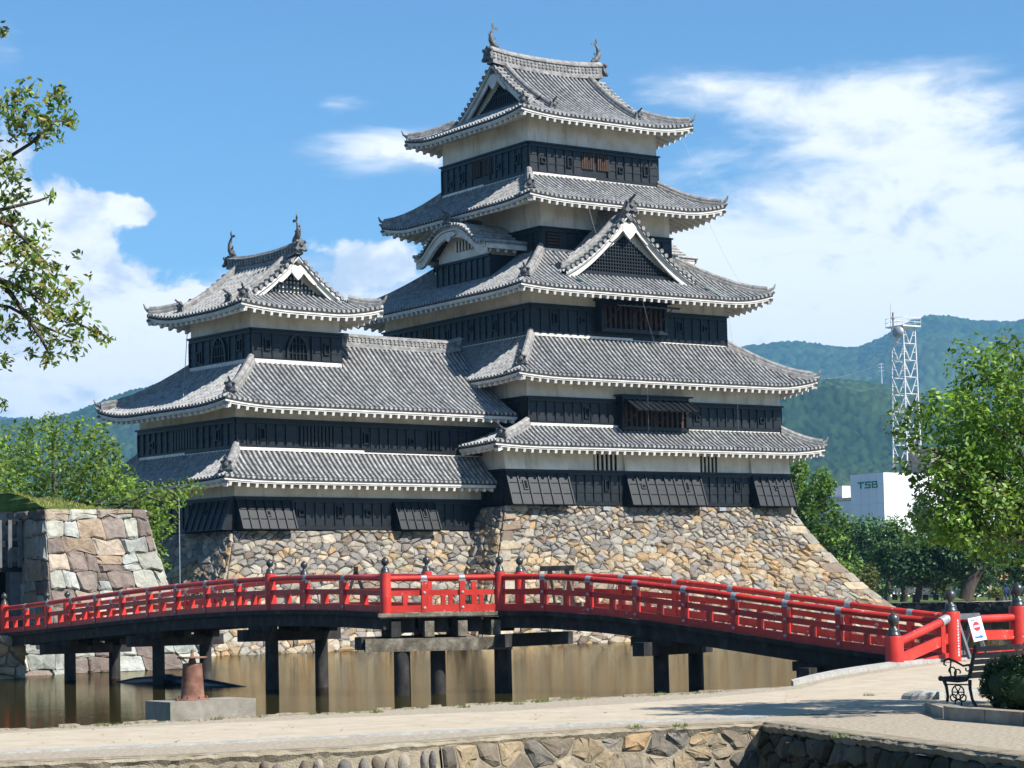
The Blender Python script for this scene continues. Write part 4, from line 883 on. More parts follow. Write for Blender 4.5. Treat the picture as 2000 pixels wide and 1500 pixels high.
def band(name, A, B, mat, dz, n=80, m=10, jag=0):
    mb = MB(); A_, B_ = resample(A, n), resample(B, n)
    def f(u, v):
        i = round(u*n); q = A_[i].lerp(B_[i], v)
        if jag and v in (0, 1): q = q+V2(random.uniform(-jag, jag), random.uniform(-jag, jag))
        return Vector((q.x, q.y, zbank(q)+dz))
    grid(mb, f, n, m); return mb.build(name, mat, None, 'structure', org=(0, 0, 0))
K = 7
band('bank_gravel', W_LINE, E_LINE[:K+1], M_GRAVEL, 0)
band('bank_gravel', W_RIGHT, [E_LINE[K]]+E_LINE[K+1:], M_GRAVEL, 0, 60)
band('path', px_line([(-1500, 1575), (-400, 1489), (0, 1469), (700, 1436), (1000, 1421), (1330, 1404), (1500, 1399), (1560, 1397)]), px_line([(-1500, 1530), (-400, 1453), (0, 1433), (700, 1401), (1000, 1389), (1300, 1370), (1500, 1353), (1560, 1349)]), M_PATH, .006, jag=.03)
band('path', px_line([(1530, 1398), (1850, 1388), (2500, 1372)]), [p-FWD*.5 for p in px_line([(1530, 1351), (1610, 1338)])+[BPOST-FWD*.2, FPOST, FPOST+RGT*14+FWD*2]], M_PATH, .010, jag=.0)
dr = MB()
for a, b in zip(*(lambda q: (q, q[1:]))(resample(px_line([(-400, 1492), (0, 1472), (700, 1439), (1000, 1424), (1330, 1407), (1500, 1402)]), 40))): dr.bar((a.x, a.y, ZP), (b.x, b.y, ZP), .22, .05)
dr.build('drain_edging', M_KERB, None, 'structure', org=(0, 0, 0))
wt = [Vector((p.x, p.y, 0))-FWD*.2 for p in E_LINE]
poly_mesh('water', [(p.x, p.y, 0) for p in wt]+[(140, 40, 0), (110, 130, 0), (-30, 140, 0), (-150, 60, 0), (-150, -30, 0)], M_WATER)
inl = [Vector((p.x, p.y, 0)) for p in W_LINE]+[Vector((p.x, p.y, 0)) for p in W_RIGHT[1:]]
poly_mesh('water', [(p.x+FWD.x*.3, p.y+FWD.y*.3, -.9) for p in inl]+[(-35, -125, -.9), (-120, -125, -.9)], M_WATER)
sk = MB(); q = [Vector((p.x, p.y, 0)) for p in E_LINE]
sk.strip([Vector((p.x, p.y, zbank(p))) for p in q], [Vector((p.x, p.y, -.6)) for p in q]); sk.build('bank_wall', M_CONC, None, 'structure', org=(0, 0, 0))
# rough broken edge of the bank and the pale kerb that runs to the bridge
rk = MB(); rr = random.Random(5)
for a, b in zip(*(lambda q: (q, q[1:]))(resample(E_LINE[1:7], 70))):
    h = rr.uniform(.0, .05); o = FWD*rr.uniform(-.05, .05); a = a+o; b = b+o; rk.hexa([Vector((a.x, a.y, ZP-.3)), Vector((b.x, b.y, ZP-.3)), Vector((b.x, b.y, ZP-.3))+FWD*.3, Vector((a.x, a.y, ZP-.3))+FWD*.3], [Vector((a.x, a.y, ZP+h))-FWD*.12, Vector((b.x, b.y, ZP+h))-FWD*.12, Vector((b.x, b.y, ZP+h-.04))+FWD*.28, Vector((a.x, a.y, ZP+h-.04))+FWD*.28])
rk.build('bank_edge', M_GRAVEL, None, 'structure', org=(0, 0, 0))
kr = resample([E_LINE[6], E_LINE[7], E_LINE[8], E_LINE[9]+RGT*.1+FWD*.2], 6); kroot = empty('kerb', kr[0]+ZUP*ZP); kroot['kind'] = 'structure'
for a, b in zip(kr, kr[1:]):
    m = MB(); za, zb = zbank(a), zbank(b); d = (b-a).normalized()*.004; a = a+d; b = b-d; s_ = FWD*.34
    m.hexa([Vector((a.x, a.y, za-.2)), Vector((b.x, b.y, zb-.2)), Vector((b.x, b.y, zb-.2))+s_, Vector((a.x, a.y, za-.2))+s_], [Vector((a.x, a.y, za+.07)), Vector((b.x, b.y, zb+.07)), Vector((b.x, b.y, zb+.10))+s_, Vector((a.x, a.y, za+.10))+s_]); m.build('kerb_stone', M_KERB, kroot)
# land beyond the moat, one sheet out to the horizon
def ground():
    from mathutils.geometry import tessellate_polygon
    f1, f2, f3 = atz(1650, 1216, 0), atz(1900, 1214, 0), atz(2300, 1211, 0); o = 9000
    hole = [(-400, -200), (-400, -18.5), (-31, -18.5), (-31, -16.8), (-27.6, -16.8), (-27.6, 14), (-17, 14), (-17, 10), (22, 14), (24, 34), (f1.x, f1.y), (f2.x, f2.y), (f3.x, f3.y), (260, -200)]
    out = [(-o, -o), (o, -o), (o, o), (-o, o)]; H_ = [Vector((x, y, 1.2)) for x, y in hole]; O_ = [Vector((x, y, 1.2)) for x, y in out]
    m = MB(); m.add(O_+H_, [t for t in tessellate_polygon([O_, list(reversed(H_))])])
    n = len(H_); idx = list(range(4))+[4+n-1-i for i in range(n)]
    m.f = []; m.m = []; m.c = []; m.smooth = []; vs = m.v; m.v = []
    m.add(vs, [tuple(idx[i] for i in t) for t in tessellate_polygon([O_, list(reversed(H_))])]); m.build('ground', M_TOWN, None, 'structure', org=(0, 0, 0))
    s = MB(); s.strip([Vector((x, y, 1.2)) for x, y in hole[:10]], [Vector((x, y, -.5)) for x, y in hole[:10]]); s.build('moat_bank', M_JOINT, None, 'structure', org=(0, 0, 0))
    nb = MB(); nb.add([(-400, -200, -3), (260, -200, -3), (260, 40, -3), (-400, 40, -3)], [(0, 1, 2, 3)]); nb.build('moat_bed', M_JOINT, None, 'structure', org=(0, 0, 0))
    return f1, f2, f3
f1, f2, f3 = ground()
# far moat wall of dark stones and the walk above it
fw = empty('stone_wall', f2, 'low dark stone moat wall across the water, right of the keep', 'stone wall')
dW = (f3-f1); UW = dW.length; dW.normalize(); nW = Vector((dW.y, -dW.x, 0))
def SW(u, v, n): p = f1+dW*u+nW*n; return Vector((p.x, p.y, -.3+v))
stone_face(fw, SW, UW, 1.55, (.3, .5), (.4, .8), lambda u, v, r: pick(r, ((1, [(.06, .06, .055), (.12, .115, .10), (.2, .19, .165), (.04, .04, .038)]),)), 21, 0, relief=.12)
wk = MB(); wn = -nW; wk.add([f1+ZUP*1.206-dW*20, f3+ZUP*1.206+dW*40, f3+ZUP*1.206+dW*40+wn*46, f1+ZUP*1.206-dW*20+wn*46], [(0, 1, 2, 3)]); wk.build('walkway', M_GRAVEL, None, 'structure', org=(0, 0, 0))

# ------------------------------------------------------------------ foreground retaining wall
M_MORT = pm('sandy_mortar', [(.3, (.16, .13, .09)), (.55, (.27, .23, .165)), (.75, (.37, .325, .25))], 3.5, 9, .95, .15, .02, 45, nr=.7)
fgw = empty('stone_wall', W_LINE[5], 'near retaining wall of mortared stones along the bottom edge of the photo', 'stone wall')
def line_map(Lp, ztop, zbot, bat=.12):
    L_ = [V2(p.x, p.y) for p in Lp]; d = [0]
    for a, b in zip(L_, L_[1:]): d.append(d[-1]+(b-a).length)
    def S(u, v, n):
        u = max(0, min(d[-1], u)); k = min(max(j for j in range(len(d)) if d[j] <= u+1e-9), len(L_)-2); t = (L_[k+1]-L_[k]).normalized(); nn = V2(t.y, -t.x)
        p = L_[k]+t*(u-d[k])+nn*(n+(ztop-zbot-v)*bat); return Vector((p.x, p.y, zbot+v))
    return S, d[-1], ztop-zbot
FG = [(.23, .20, .165), (.29, .255, .21), (.20, .185, .165), (.33, .285, .22), (.26, .25, .235), (.36, .30, .21)]
S, U, V = line_map(px_line([(860, 1448), (1000, 1437), (1200, 1424), (1484, 1411)]), ZP-.05, -1.0)
stone_face(fgw, S, U, V, (.26, .40), (.24, .50), lambda u, v, r: pick(r, ((3, FG), (.7, TAN))), 31, 300, joint=.022, relief=.045, filler=.3, core=M_MORT, co_n=.008)
S, U, V = line_map(px_line([(-200, 1499), (0, 1490), (350, 1477), (700, 1460), (855, 1448.5)]), ZP-.03, -1.0)
co = MB(); grid(co, lambda u, v: S(U*u, V*v, .012+.012*math.sin(u*40)*math.sin(v*23)), 60, 6); co.build('wall_core', M_MORT, fgw); rc_ = random.Random(77); u = .3
while u < U-.1:                                  # rounded river cobbles set upright in the mortar
    w_ = rc_.uniform(.055, .10); hgt = rc_.uniform(.10, .17); m = MB(); c_ = S(u+w_, V-.06-hgt-rc_.uniform(0, .05), .0); m.ball((0, 0, 0), 1, 10, 7); g = rc_.uniform(.5, .85); m.c = [tuple(q*g for q in rc_.choice(FG+GREY+PALE[:1]))]*len(m.f)
    tl = rc_.uniform(-.25, .25); m.v = [tuple(c_+(S(1, 0, 0)-S(0, 0, 0))*(x*w_+z*tl*hgt*.5)+(S(0, 0, 1)-S(0, 0, 0))*y*.085+ZUP*z*hgt) for x, y, z in m.v]; m.build('cobble', M_STONE, fgw); u += 2*w_+rc_.choice((.01, .03, .05, .16))
S, U, V = line_map(list(W_RIGHT), ZP-.10, -1.0)
stone_face(fgw, S, U, V, (.25, .42), (.3, .6), lambda u, v, r: pick(r, ((1, [(.10, .10, .075), (.15, .14, .11), (.07, .075, .05)]),)), 33, 150, joint=.03, relief=.1)
cp = MB(); rr = random.Random(9)
for L_ in (W_LINE[1:], W_RIGHT):          # rough mortar coping
    Q = resample(L_, 150); rows_ = [[], [], [], []]; wv = .05
    for i, a in enumerate(Q):
        b_ = Q[min(i+1, 150)]; a0_ = Q[max(i-1, 0)]; tt = (b_-a0_).normalized(); nn = V2(tt.y, -tt.x); wv = .7*wv+.3*rr.uniform(.0, .12); h = rr.uniform(-.012, .008)
        for k, (o_, z_) in enumerate(((wv*.5-.02, ZP-.09-rr.uniform(0, .05)), (wv*.8, ZP-.035+h), (wv*.3-.04, ZP+.010+h*.5), (-.35, ZP+.003))): rows_[k].append(Vector((a.x, a.y, z_))+nn*o_)
    for k in range(3): cp.strip(rows_[k], rows_[k+1])
cp.build('coping', M_MORT, fgw)

# ------------------------------------------------------------------ gate bastion on the left bank
PB = lambda u, v, r: pick(r, ((3.2, [(.47, .52, .53), (.54, .58, .58), (.42, .475, .48), (.50, .53, .50)]), (2.2, [(.24, .205, .20), (.29, .245, .235), (.34, .30, .29)]), (.6, [(.42, .34, .27), (.5, .44, .38)])))
bl = empty('stone_bastion', (-29, -15, 0), 'squared grey stone bastion with grassy top beside the dark gate', 'stone wall')
def SB(u, v, n, U=4.6, Vv=6.0):
    h = 5.45*(1-v/Vv)+0; x0, x1 = -30.75, -27.1+.16*h+.03*h*h; p = Vector((x0+(x1-x0)*u/U, -17.45-.17*h-n, 5.45-h)); return p
stone_face(bl, SB, 4.6, 6.0, (.42, .82), (.42, 1.35), PB, 41, 250, joint=.012, relief=.06, brick=True)
def SL(u, v, n): return Vector((-30.72-n-.02*(6-v), -7-(10.45)*u/10.45-.17*(5.45*(1-v/6)), 5.45*v/6))
stone_face(bl, SL, 10.45, 6.0, (.5, .95), (.55, 1.4), lambda u, v, r: tuple(q*.7 for q in PB(u, v, r)), 42, 60, joint=.014, relief=.07, brick=True)  # left flank: same palette darkened, its shade painted into the stone colours
def SR(u, v, n):
    h = 5.45*(1-v/6); return Vector((-27.1+.16*h+.03*h*h+n, -17.45-.17*h+u, 5.45-h))
stone_face(bl, SR, 10, 6.0, (.5, .95), (.6, 1.4), PB, 43, 0, brick=True)
cm = MB()
def mound(u, v):
    x = -38+11.2*u; y0_ = -17.5 if x > -30.6 else -13.2; y = y0_+(9.0 if x > -30.6 else 4.7)*v; e = min(1, (1-u)*2.6)*min(1, v*2.6)*min(1, u*2.2+.2); x2 = x+random.uniform(-.06, .06); return Vector((x2, y, 5.35+.75*math.sin(min(1, e)*math.pi/2)*(1+.15*math.sin(3*x))+(0 if u > .62 else -(.62-u)*3.2)+random.uniform(-.03, .03)))
grid(cm, mound, 60, 24); mo = cm.build('grass_top', M_GRASS, bl)
ed = MB(); ed.strip([mound(u, .0)+ZUP*-.05+Vector((0, -.05, 0)) for u in [i/40 for i in range(41)]], [mound(i/40, .05) for i in range(41)]); ed.build('earth_edge', M_EARTH, bl)
NB = 9000; gp = RNG.random((NB, 2)); gv = []; gf = []; gc = []
for i in range(NB):
    p = mound(gp[i, 0], gp[i, 1]*.8); a = random.uniform(0, 6.28); h = random.uniform(.05, .13); d = Vector((math.cos(a), math.sin(a), 0))*.022; l_ = Vector((random.uniform(-.05, .05), random.uniform(-.05, .05), h)); k = len(gv); gv += [tuple(p-d), tuple(p+d), tuple(p+l_)]; gf.append((k, k+1, k+2)); c = random.uniform(.7, 1.3); gc.append((.20*c, .22*c, .05*c) if random.random() < .6 else (.32*c, .27*c, .10*c))
tag(link_mesh('grass_blades', np_mesh('grass_blades', gv, gf, M_LEAF, gc), I4, bl), kind='stuff')
lw_ = empty('moat_wall', (-36, -18.4, 0), 'stone moat wall in shade beneath the left end of the red bridge', 'stone wall')
def SM(u, v, n): return Vector((-48+u, -18.55-n-.1*(1.9-v), -.4+v))
stone_face(lw_, SM, 17.4, 1.75, (.45, .7), (.5, 1.1), PB, 44, 80, joint=.014, relief=.07, brick=True)
ab = empty('bridge_abutment', (-34.2, -19.6, 0), 'rounded pale stones stacked under the far left end of the bridge', 'stone wall')
def SA(u, v, n): return Vector((-38+u, -20.9-n, -.4+v))
stone_face(ab, SA, 5.1, 1.75, (.32, .5), (.5, 1.0), lambda u, v, r: pick(r, ((3, PALE), (2, TAN))), 45, 60, joint=.03, relief=.12)
m = MB(); m.box(-38, -32.95, -20.9, -18.5, -.4, 1.36); m.build('fill', M_JOINT, ab)
# dark wooden gate
gt = empty('wooden_gate', (-33.2, -15.5, 1.2), 'black slatted timber gate left of the stone bastion', 'gate')
for i in range(16):
    m = MB(); x = -36.3+i*.36; m.bar((x, -15.7, 3.55), (x, -15.7, 5.15), .13, .1, (0, 1, 0)); m.build('slat', M_GREYP, gt)
for z, nm in ((3.5, 'lintel'), (5.1, 'top_rail'), (4.35, 'middle_rail')):
    m = MB(); m.box(-37, -30.8, -15.62, -15.4, z-.1, z+.1); m.build(nm, M_BLACK, gt)
for x in (-36.8, -33.0, -31.0):
    m = MB(); m.box(x-.22, x+.22, -15.6, -15.2, 1.2, 3.5); m.build('gate_post', M_GREYP, gt)
for i in range(12):
    m = MB(); x = -36.4+i*.44
    if abs(x+33.0) < .25: continue
    m.box(x-.08, x+.08, -15.3, -15.2, 1.3, 3.3); m.build('door_bar', M_OLDW, gt)
m = MB(); m.box(-37, -30.9, -14.9, -14.8, 1.2, 3.5); m.build('door_leaf', M_DARK, gt)
m = MB(); m.lathe((-32.9, -15.7, 5.2), [(.4, 0), (.05, .25)], 4); m.build('copper_cap', M_COPPER, gt)

# ------------------------------------------------------------------ red bridge
br = empty('red_bridge', (-31, -43, 0), 'red lacquered wooden footbridge with dark finials crossing the moat', 'bridge')
A_ = V2(-33.3, -43.0); B_ = V2(-30.85, -44.1); L_END = V2(-33.3, -20.2); R_END = V2(BPOST.x, BPOST.y)
def interp(t, tab):
    for (a, za), (b, zb) in zip(tab, tab[1:]):
        if t <= b: s = (t-a)/(b-a); return za+(zb-za)*s
    return tab[-1][1]
def smooth_tab(tab, n=24):
    xs = [a for a, _ in tab]; co = np.polyfit(xs, [b for _, b in tab], 3); return [(x, float(np.polyval(co, x))) for x in np.linspace(xs[0], xs[-1], n)]
ZL = smooth_tab([(0, 1.91), (5.5, 2.03), (11.9, 1.82), (18.0, 1.62), (22.8, 1.38)]); LR = (R_END-B_).length
ZR = smooth_tab([(0, 1.90), (LR*.3, 1.72), (LR*.63, 1.22), (LR*.86, .90), (LR, .72)])
dL = (L_END-A_).normalized(); dJ = (B_-A_).normalized(); dR = (R_END-B_).normalized(); WB = 1.95
nL, nJ, nR = V2(1, 0), V2(-dJ.y, dJ.x), V2(-dR.y, dR.x)
def isect(p, d, q, e):
    k = d.x*e.y-d.y*e.x; t = ((q.x-p.x)*e.y-(q.y-p.y)*e.x)/k; return p+d*t
A2 = isect(A_+nL*WB, dL, A_+nJ*WB, dJ); B2 = isect(B_+nJ*WB, dJ, B_+nR*WB, dR); L2 = L_END+nL*WB; R2 = R_END+nR*WB
def on(p, d, tab, off=V2(0, 0)): return lambda t: Vector((p.x+d.x*t+off.x, p.y+d.y*t+off.y, interp(max(0, min(tab[-1][0], t)), tab)))
FIN_PROF = [(.150, 0), (.155, .05), (.13, .06), (.135, .12), (.12, .16), (.06, .21), (.055, .25), (.115, .31), (.135, .38), (.12, .45), (.06, .51), (.012, .56)]
def bpost(p, h=.92, r=.13, plate=True, base=.1):
    m = MB(); m.lathe(Vector((p.x, p.y, p.z-base)), [(r, 0), (r, h+base-.03), (r*.95, h+base)], 18); po = m.build('post', M_RED, br)
    m = MB(); k = r/.165; m.lathe(Vector((p.x, p.y, p.z+h)), [(a*k*(.9 if r < .15 else .78), b*k*(.86 if r < .15 else .76)) for a, b in FIN_PROF], 16); m.build('finial', M_FIN, po); return po
RAILN = 0
def rail(P, t0, t1, n, out, bolts=True):
    """railing along P(t) with n bays; out = direction away from the deck"""
    T = [t0+(t1-t0)*i/n for i in range(n+1)]
    for i in range(n):
        a, b = P(T[i]), P(T[i+1]); c = a.lerp(b, .5); c.z = P((T[i]+T[i+1])/2).z
        m = MB(); m.tube([a+ZUP*.79, c+ZUP*.79, b+ZUP*.79], .072, 10); m.build('top_rail', M_RED, br)
        m = MB(); m.bar(a+ZUP*.45, b+ZUP*.45, .075, .125); m.build('middle_rail', M_RED, br)
        m = MB(); m.bar(a+ZUP*.085, b+ZUP*.085, .13, .16); m.build('bottom_rail', M_RED, br)
        m = MB(); m.bar(c+ZUP*.16, c+ZUP*.39, .13, .10, (b-a)); m.build('baluster', M_RED, br)
        if i:
            m = MB(); m.bar(a+ZUP*.0, a+ZUP*.72, .16, .12, (b-a)); po = m.build('rail_post', M_RED, br)
            d = (b-a).normalized(); m = MB(); m.tube([a+ZUP*.79-d*.065, a+ZUP*.79+d*.065], .078, 10); m.prism([a+out*.07+ZUP*.75-d*.09, a+out*.07+ZUP*.58-d*.03, a+out*.07+ZUP*.58+d*.03, a+out*.07+ZUP*.75+d*.09], -out*.14); m.build('rail_bracket', M_CAPM, po)
            for z in (.45, .10): m = MB(); m.lathe(a+out*.06+ZUP*z, [(.04, 0), (.04, .02), (.02, .035)], 8, out); m.build('bolt', M_CAPM, po)
PL, PJ, PR = on(A_, dL, ZL), on(A_, dJ, [(0, 1.91), ((B_-A_).length, 1.90)]), on(B_, dR, ZR)
lenL, lenJ = (L_END-A_).length, (B_-A_).length
rail(PL, .0, 5.5, 3, -nL); rail(PL, 5.5, lenL, 10, -nL); rail(PJ, 0, lenJ, 3, -nJ); rail(PR, 0, LR, 9, -nR)
tL2 = (A2-A_).dot(dL); tB2 = (B2-B_).dot(dR); QL = on(A_, dL, ZL, nL*WB); QR = on(B_, dR, ZR, nR*WB); QJ = on(A2, (B2-A2).normalized(), [(0, 1.91), ((B2-A2).length, 1.90)])
rail(QL, tL2, 7.2, 3, nL); rail(QL, 7.2, lenL-.4, 9, nL); rail(QJ, 0, (B2-A2).length, 2, nJ); rail(QR, tB2, LR-.4, 8, nR)
for p in (PL(0), PL(5.5), PL(lenL), PJ(lenJ), QL(tL2), QL(7.2), QL(lenL-.4), QL(lenL+1.2), QR(tB2)): bpost(p)
bp = bpost(Vector((BPOST.x, BPOST.y, zbank(BPOST))), 1.0, .185); bpost(Vector((NPOST.x, NPOST.y, zbank(NPOST)-.02)), .60, .185); bpost(Vector((FPOST.x, FPOST.y, zbank(FPOST))), 1.06, .20)
# wing railing between the two posts at the path
wa, wb_ = Vector((NPOST.x, NPOST.y, zbank(NPOST))), Vector((BPOST.x, BPOST.y, zbank(BPOST)))
for nm, ha, hb, w_, h in (('middle_rail', .08, .50, .08, .2),): m = MB(); m.bar(wa+ZUP*ha, wb_+ZUP*hb, w_, h); m.build(nm, M_RED, br)
m = MB(); m.tube([wa+ZUP*.42, wb_+ZUP*.88], .085, 10); m.build('top_rail', M_RED, br)
m = MB(); m.bar(wa.lerp(wb_, .82), wa.lerp(wb_, .82)+ZUP*.78, .12, .12); m.build('rail_post', M_RED, br)
m = MB(); m.bar(wa.lerp(wb_, .5)+ZUP*.02, wb_+ZUP*.12, .09, .14); m.build('bottom_rail', M_RED, br)
m = MB(); m.tube([wa.lerp(wb_, .8)+ZUP*.79, wb_+ZUP*.9], .1, 10); m.build('rail_bracket', M_CAPM, br)
for P_, t, q in ((QR, LR-.4, FPOST),):
    m = MB(); m.tube([P_(t)+ZUP*.79, Vector((q.x, q.y, zbank(q)+.82))], .085, 10); m.build('top_rail', M_RED, br)
    m = MB(); m.bar(P_(t)+ZUP*.45, Vector((q.x, q.y, zbank(q)+.46)), .08, .2); m.build('middle_rail', M_RED, br)
    m = MB(); m.bar(P_(t)+ZUP*.1, Vector((q.x, q.y, zbank(q)+.1)), .12, .2); m.build('bottom_rail', M_RED, br)
# deck planks
pk = MB(); pk.box(-WB/2-.12, WB/2+.12, -.125, .125, -.05, .0); pkm = pk.mesh('deck_board', M_DECK, Vector())
def planks(P, Q0, t0, t1, nrm):
    n = int(abs(t1-t0)/.262)
    for i in range(n+1):
        t = t0+(t1-t0)*i/n; p = P(t)+nrm*WB/2; y = V2(-nrm.y, nrm.x)
        link_mesh('deck_board', pkm, Matrix(((nrm.x, y.x, 0, p.x), (nrm.y, y.y, 0, p.y), (0, 0, 1, p.z-.02), (0, 0, 0, 1))), br)
planks(PL, 0, .2, lenL, nL); planks(PR, 0, .2, LR, nR)
m = MB(); m.add([Vector((p.x, p.y, 1.87)) for p in (A_-dJ*.15-nJ*.12, B_+dJ*.15-nJ*.12, B2+nR*.1, A2+nL*.1)]+[Vector((p.x, p.y, 1.78)) for p in (A_-dJ*.15-nJ*.12, B_+dJ*.15-nJ*.12, B2+nR*.1, A2+nL*.1)], [(0, 1, 2, 3), (7, 6, 5, 4), (0, 4, 5, 1), (1, 5, 6, 2), (2, 6, 7, 3), (3, 7, 4, 0)]); m.build('landing_deck', M_GREYW, br)
# girders and edge boards
for P, t0, t1, nn, n in ((PL, 0, lenL, nL, 12), (PR, 0, LR, nR, 8)):
    for off in (.05, WB*.5, WB-.05):
        pts = [P(t0+(t1-t0)*i/n)+nn*off for i in range(n+1)]; m = MB()
        for a, b in zip(pts, pts[1:]): m.bar(a-ZUP*.24, b-ZUP*.24, .24, .30)
        m.build('girder', M_OLDW, br)
    m = MB(); pts = [P(t0+(t1-t0)*i/n)-nn*.14 for i in range(n+1)]
    for a, b in zip(pts, pts[1:]): m.bar(a-ZUP*.045, b-ZUP*.045, .06, .11)
    m.build('edge_board', M_OLDW, br)
m = MB(); m.bar(PJ(-.2)-nJ*.13-ZUP*.05, PJ(lenJ+.15)-nJ*.13-ZUP*.05, .06, .09); m.build('edge_board', M_GREYW, br)
for k in range(4):
    p = PJ(.22+k*.78); m = MB(); m.bar(p-nJ*.10-ZUP*.38, p+nJ*1.7-ZUP*.38, .22, .36); m.build('joist', M_GREYW if k else M_OLDW, br)
    m = MB(); q = PJ(.0+k*.78); m.bar(q+nJ*.25-ZUP*.3, q+nJ*.25+dJ*.7-ZUP*.3, .2, .34); m.build('girder', M_OLDW, br)
m = MB(); p0, p1 = PJ(-.5)-ZUP*.74, PJ(lenJ+.25)-ZUP*.74; m.bar(p0, p1, .26, .30); m.build('cap_beam', M_GREYW, br)
def bent(P, t, nn, d, z0=None, ext=.55):
    p = P(t); zc = p.z-.62; m = MB(); m.bar(Vector((p.x, p.y, zc))-nn*ext, Vector((p.x, p.y, zc))+nn*(WB+.35), .30, .30); m.build('cap_beam', M_OLDW, br)
    for off in (.35, WB-.15):
        q = p+nn*off; m = MB(); m.lathe(Vector((q.x, q.y, -1.2)), [(.185, 0), (.18, .6), (.17, zc+1.2)], 12); m.build('pile', M_OLDW, br)
    for off in (.1, WB*.5, WB-.1):
        q = p+nn*off; m = MB(); m.bar(Vector((q.x, q.y, zc+.17))-d*.55, Vector((q.x, q.y, zc+.17))+d*.55, .24, .2); m.build('corbel', M_OLDW, br)
for t in (6.1, 12.6, 18.6): bent(PL, t, nL, dL)
bent(PR, 4.2, nR, dR); bent(PR, 8.3, nR, dR)
for q in (PJ(.35)+nJ*.05, PJ(1.25)+nJ*.35, PJ(lenJ+.05)+nJ*.2, PJ(lenJ+.35)+nJ*1.5, PJ(.6)+nJ*1.6):
    m = MB(); m.lathe(Vector((q.x, q.y, -1.2)), [(.185, 0), (.175, 2.3)], 14); m.build('pile', M_OLDW, br)
m = MB(); p = PR(.35); m.bar(Vector((p.x, p.y, 1.22))-nR*.5, Vector((p.x, p.y, 1.22))+nR*2.2, .3, .3); m.build('cap_beam', M_OLDW, br)
m = MB(); p = PL(.35); m.bar(Vector((p.x, p.y, 1.22))-nL*.55, Vector((p.x, p.y, 1.22))+nL*2.2, .3, .3); m.build('cap_beam', M_OLDW, br)

# ------------------------------------------------------------------ foliage kit
def leaf_quads(P, outw, size, cols, rng, aspect=.5, up=.5, droop=.0, jit=.35):
    n = len(P); nr = rng.normal(size=(n, 3)); N_ = outw*.6+np.array([0, 0, up])+nr*.75; N_ /= np.linalg.norm(N_, axis=1)[:, None]+1e-9
    t = rng.normal(size=(n, 3)); t[:, 2] -= droop; t -= N_*(t*N_).sum(1)[:, None]; t /= np.linalg.norm(t, axis=1)[:, None]+1e-9; b = np.cross(N_, t)
    L_ = (size*(1+rng.uniform(-jit, jit, n)))[:, None]; W_ = L_*aspect
    V = np.stack([P-t*L_*.5, P+b*W_*.5-N_*L_*.08+t*L_*.05, P+t*L_*.5-N_*L_*.12, P-b*W_*.5-N_*L_*.08+t*L_*.05], 1).reshape(-1, 3)
    F = np.arange(4*n).reshape(-1, 4); c = np.asarray(cols)[rng.integers(0, len(cols), n)]*rng.uniform(.7, 1.3, (n, 1)); return V, F, c
def clump_leaves(clumps, dens, size, cols, rng, flat=1.0, shell=.45, **kw):
    Ps, Os, Cs = [], [], []
    for (c, r) in clumps:
        n = max(3, int(dens*(r*1.0)**2)); d = rng.normal(size=(n, 3)); d /= np.linalg.norm(d, axis=1)[:, None]; rr = r*(shell+(1-shell)*rng.random(n))[:, None]; p = d*rr; p[:, 2] *= flat; Ps.append(p+np.array(c)); Os.append(d); Cs.append(np.full(n, rng.uniform(.62, 1.3)))
    P = np.concatenate(Ps); O = np.concatenate(Os); V, F, c = leaf_quads(P, O, size, cols, rng, **kw); return V, F, c*np.concatenate(Cs)[:, None]
def limb(mb, a, b, r0, r1, rng, n=5, sag=.15):
    a, b = Vector(a), Vector(b); L_ = (b-a).length; pts = [a.lerp(b, i/n)+Vector(rng.normal(size=3))*L_*.035*(0 < i < n)+ZUP*sag*L_*math.sin(math.pi*i/n)*.4 for i in range(n+1)]; mb.tube(pts, [r0+(r1-r0)*i/n for i in range(n+1)], 6)
def tree(name, label, cat, base, clumps, dens, size, cols, seed, trunk=None, mat=None, group=None, flat=1.0, nl=14, tr=.2, shell=.45, **kw):
    rng = np.random.default_rng(seed); root = empty(name, base, label, cat, group); b = MB(); base = Vector(base)
    top = trunk if trunk is not None else sum((Vector(c) for c, _ in clumps), Vector())/len(clumps); top = Vector(top)
    limb(b, base, base.lerp(top, .55), tr, tr*.6, rng, 5, .02); fork = base.lerp(top, .5)
    idx = rng.permutation(len(clumps))[:nl]
    for i in idx: limb(b, fork if rng.random() < .6 else base.lerp(top, .38), clumps[i][0], tr*.38, tr*.06, rng)
    b.build('trunk', M_BARK, root)
    V, F, c = clump_leaves(clumps, dens, size, cols, rng, flat, shell, **kw)
    tag(link_mesh('crown', np_mesh('crown', V-np.array(base), F, mat or M_LEAF, c), Matrix.Translation(base), root)); return root
def ell_clumps(c, rad, n, r, rng, shell=.55, lo=-1):
    out = []
    while len(out) < n:
        d = rng.normal(size=3); d /= np.linalg.norm(d); k = (shell+(1-shell)*rng.random()); p = d*k
        if p[2] < lo: continue
        w = Vector(c)+RGT*p[0]*rad[0]+FWD*p[1]*rad[1]+ZUP*p[2]*rad[2]; out.append((w, r*rng.uniform(.7, 1.3)))
    return out
G_MID = [(.085, .155, .026), (.11, .19, .032), (.14, .225, .04), (.065, .12, .022)]
G_YEL = [(.20, .25, .045), (.25, .29, .055), (.16, .225, .035), (.12, .185, .03), (.29, .29, .08)]
G_DARK = [(.03, .075, .025), (.045, .10, .034), (.065, .125, .04), (.024, .055, .02)]
G_PINE = [(.045, .105, .038), (.065, .14, .048), (.085, .165, .052), (.036, .08, .034)]
G_LIME = [(.20, .31, .045), (.25, .36, .06), (.15, .245, .035), (.18, .28, .042)]
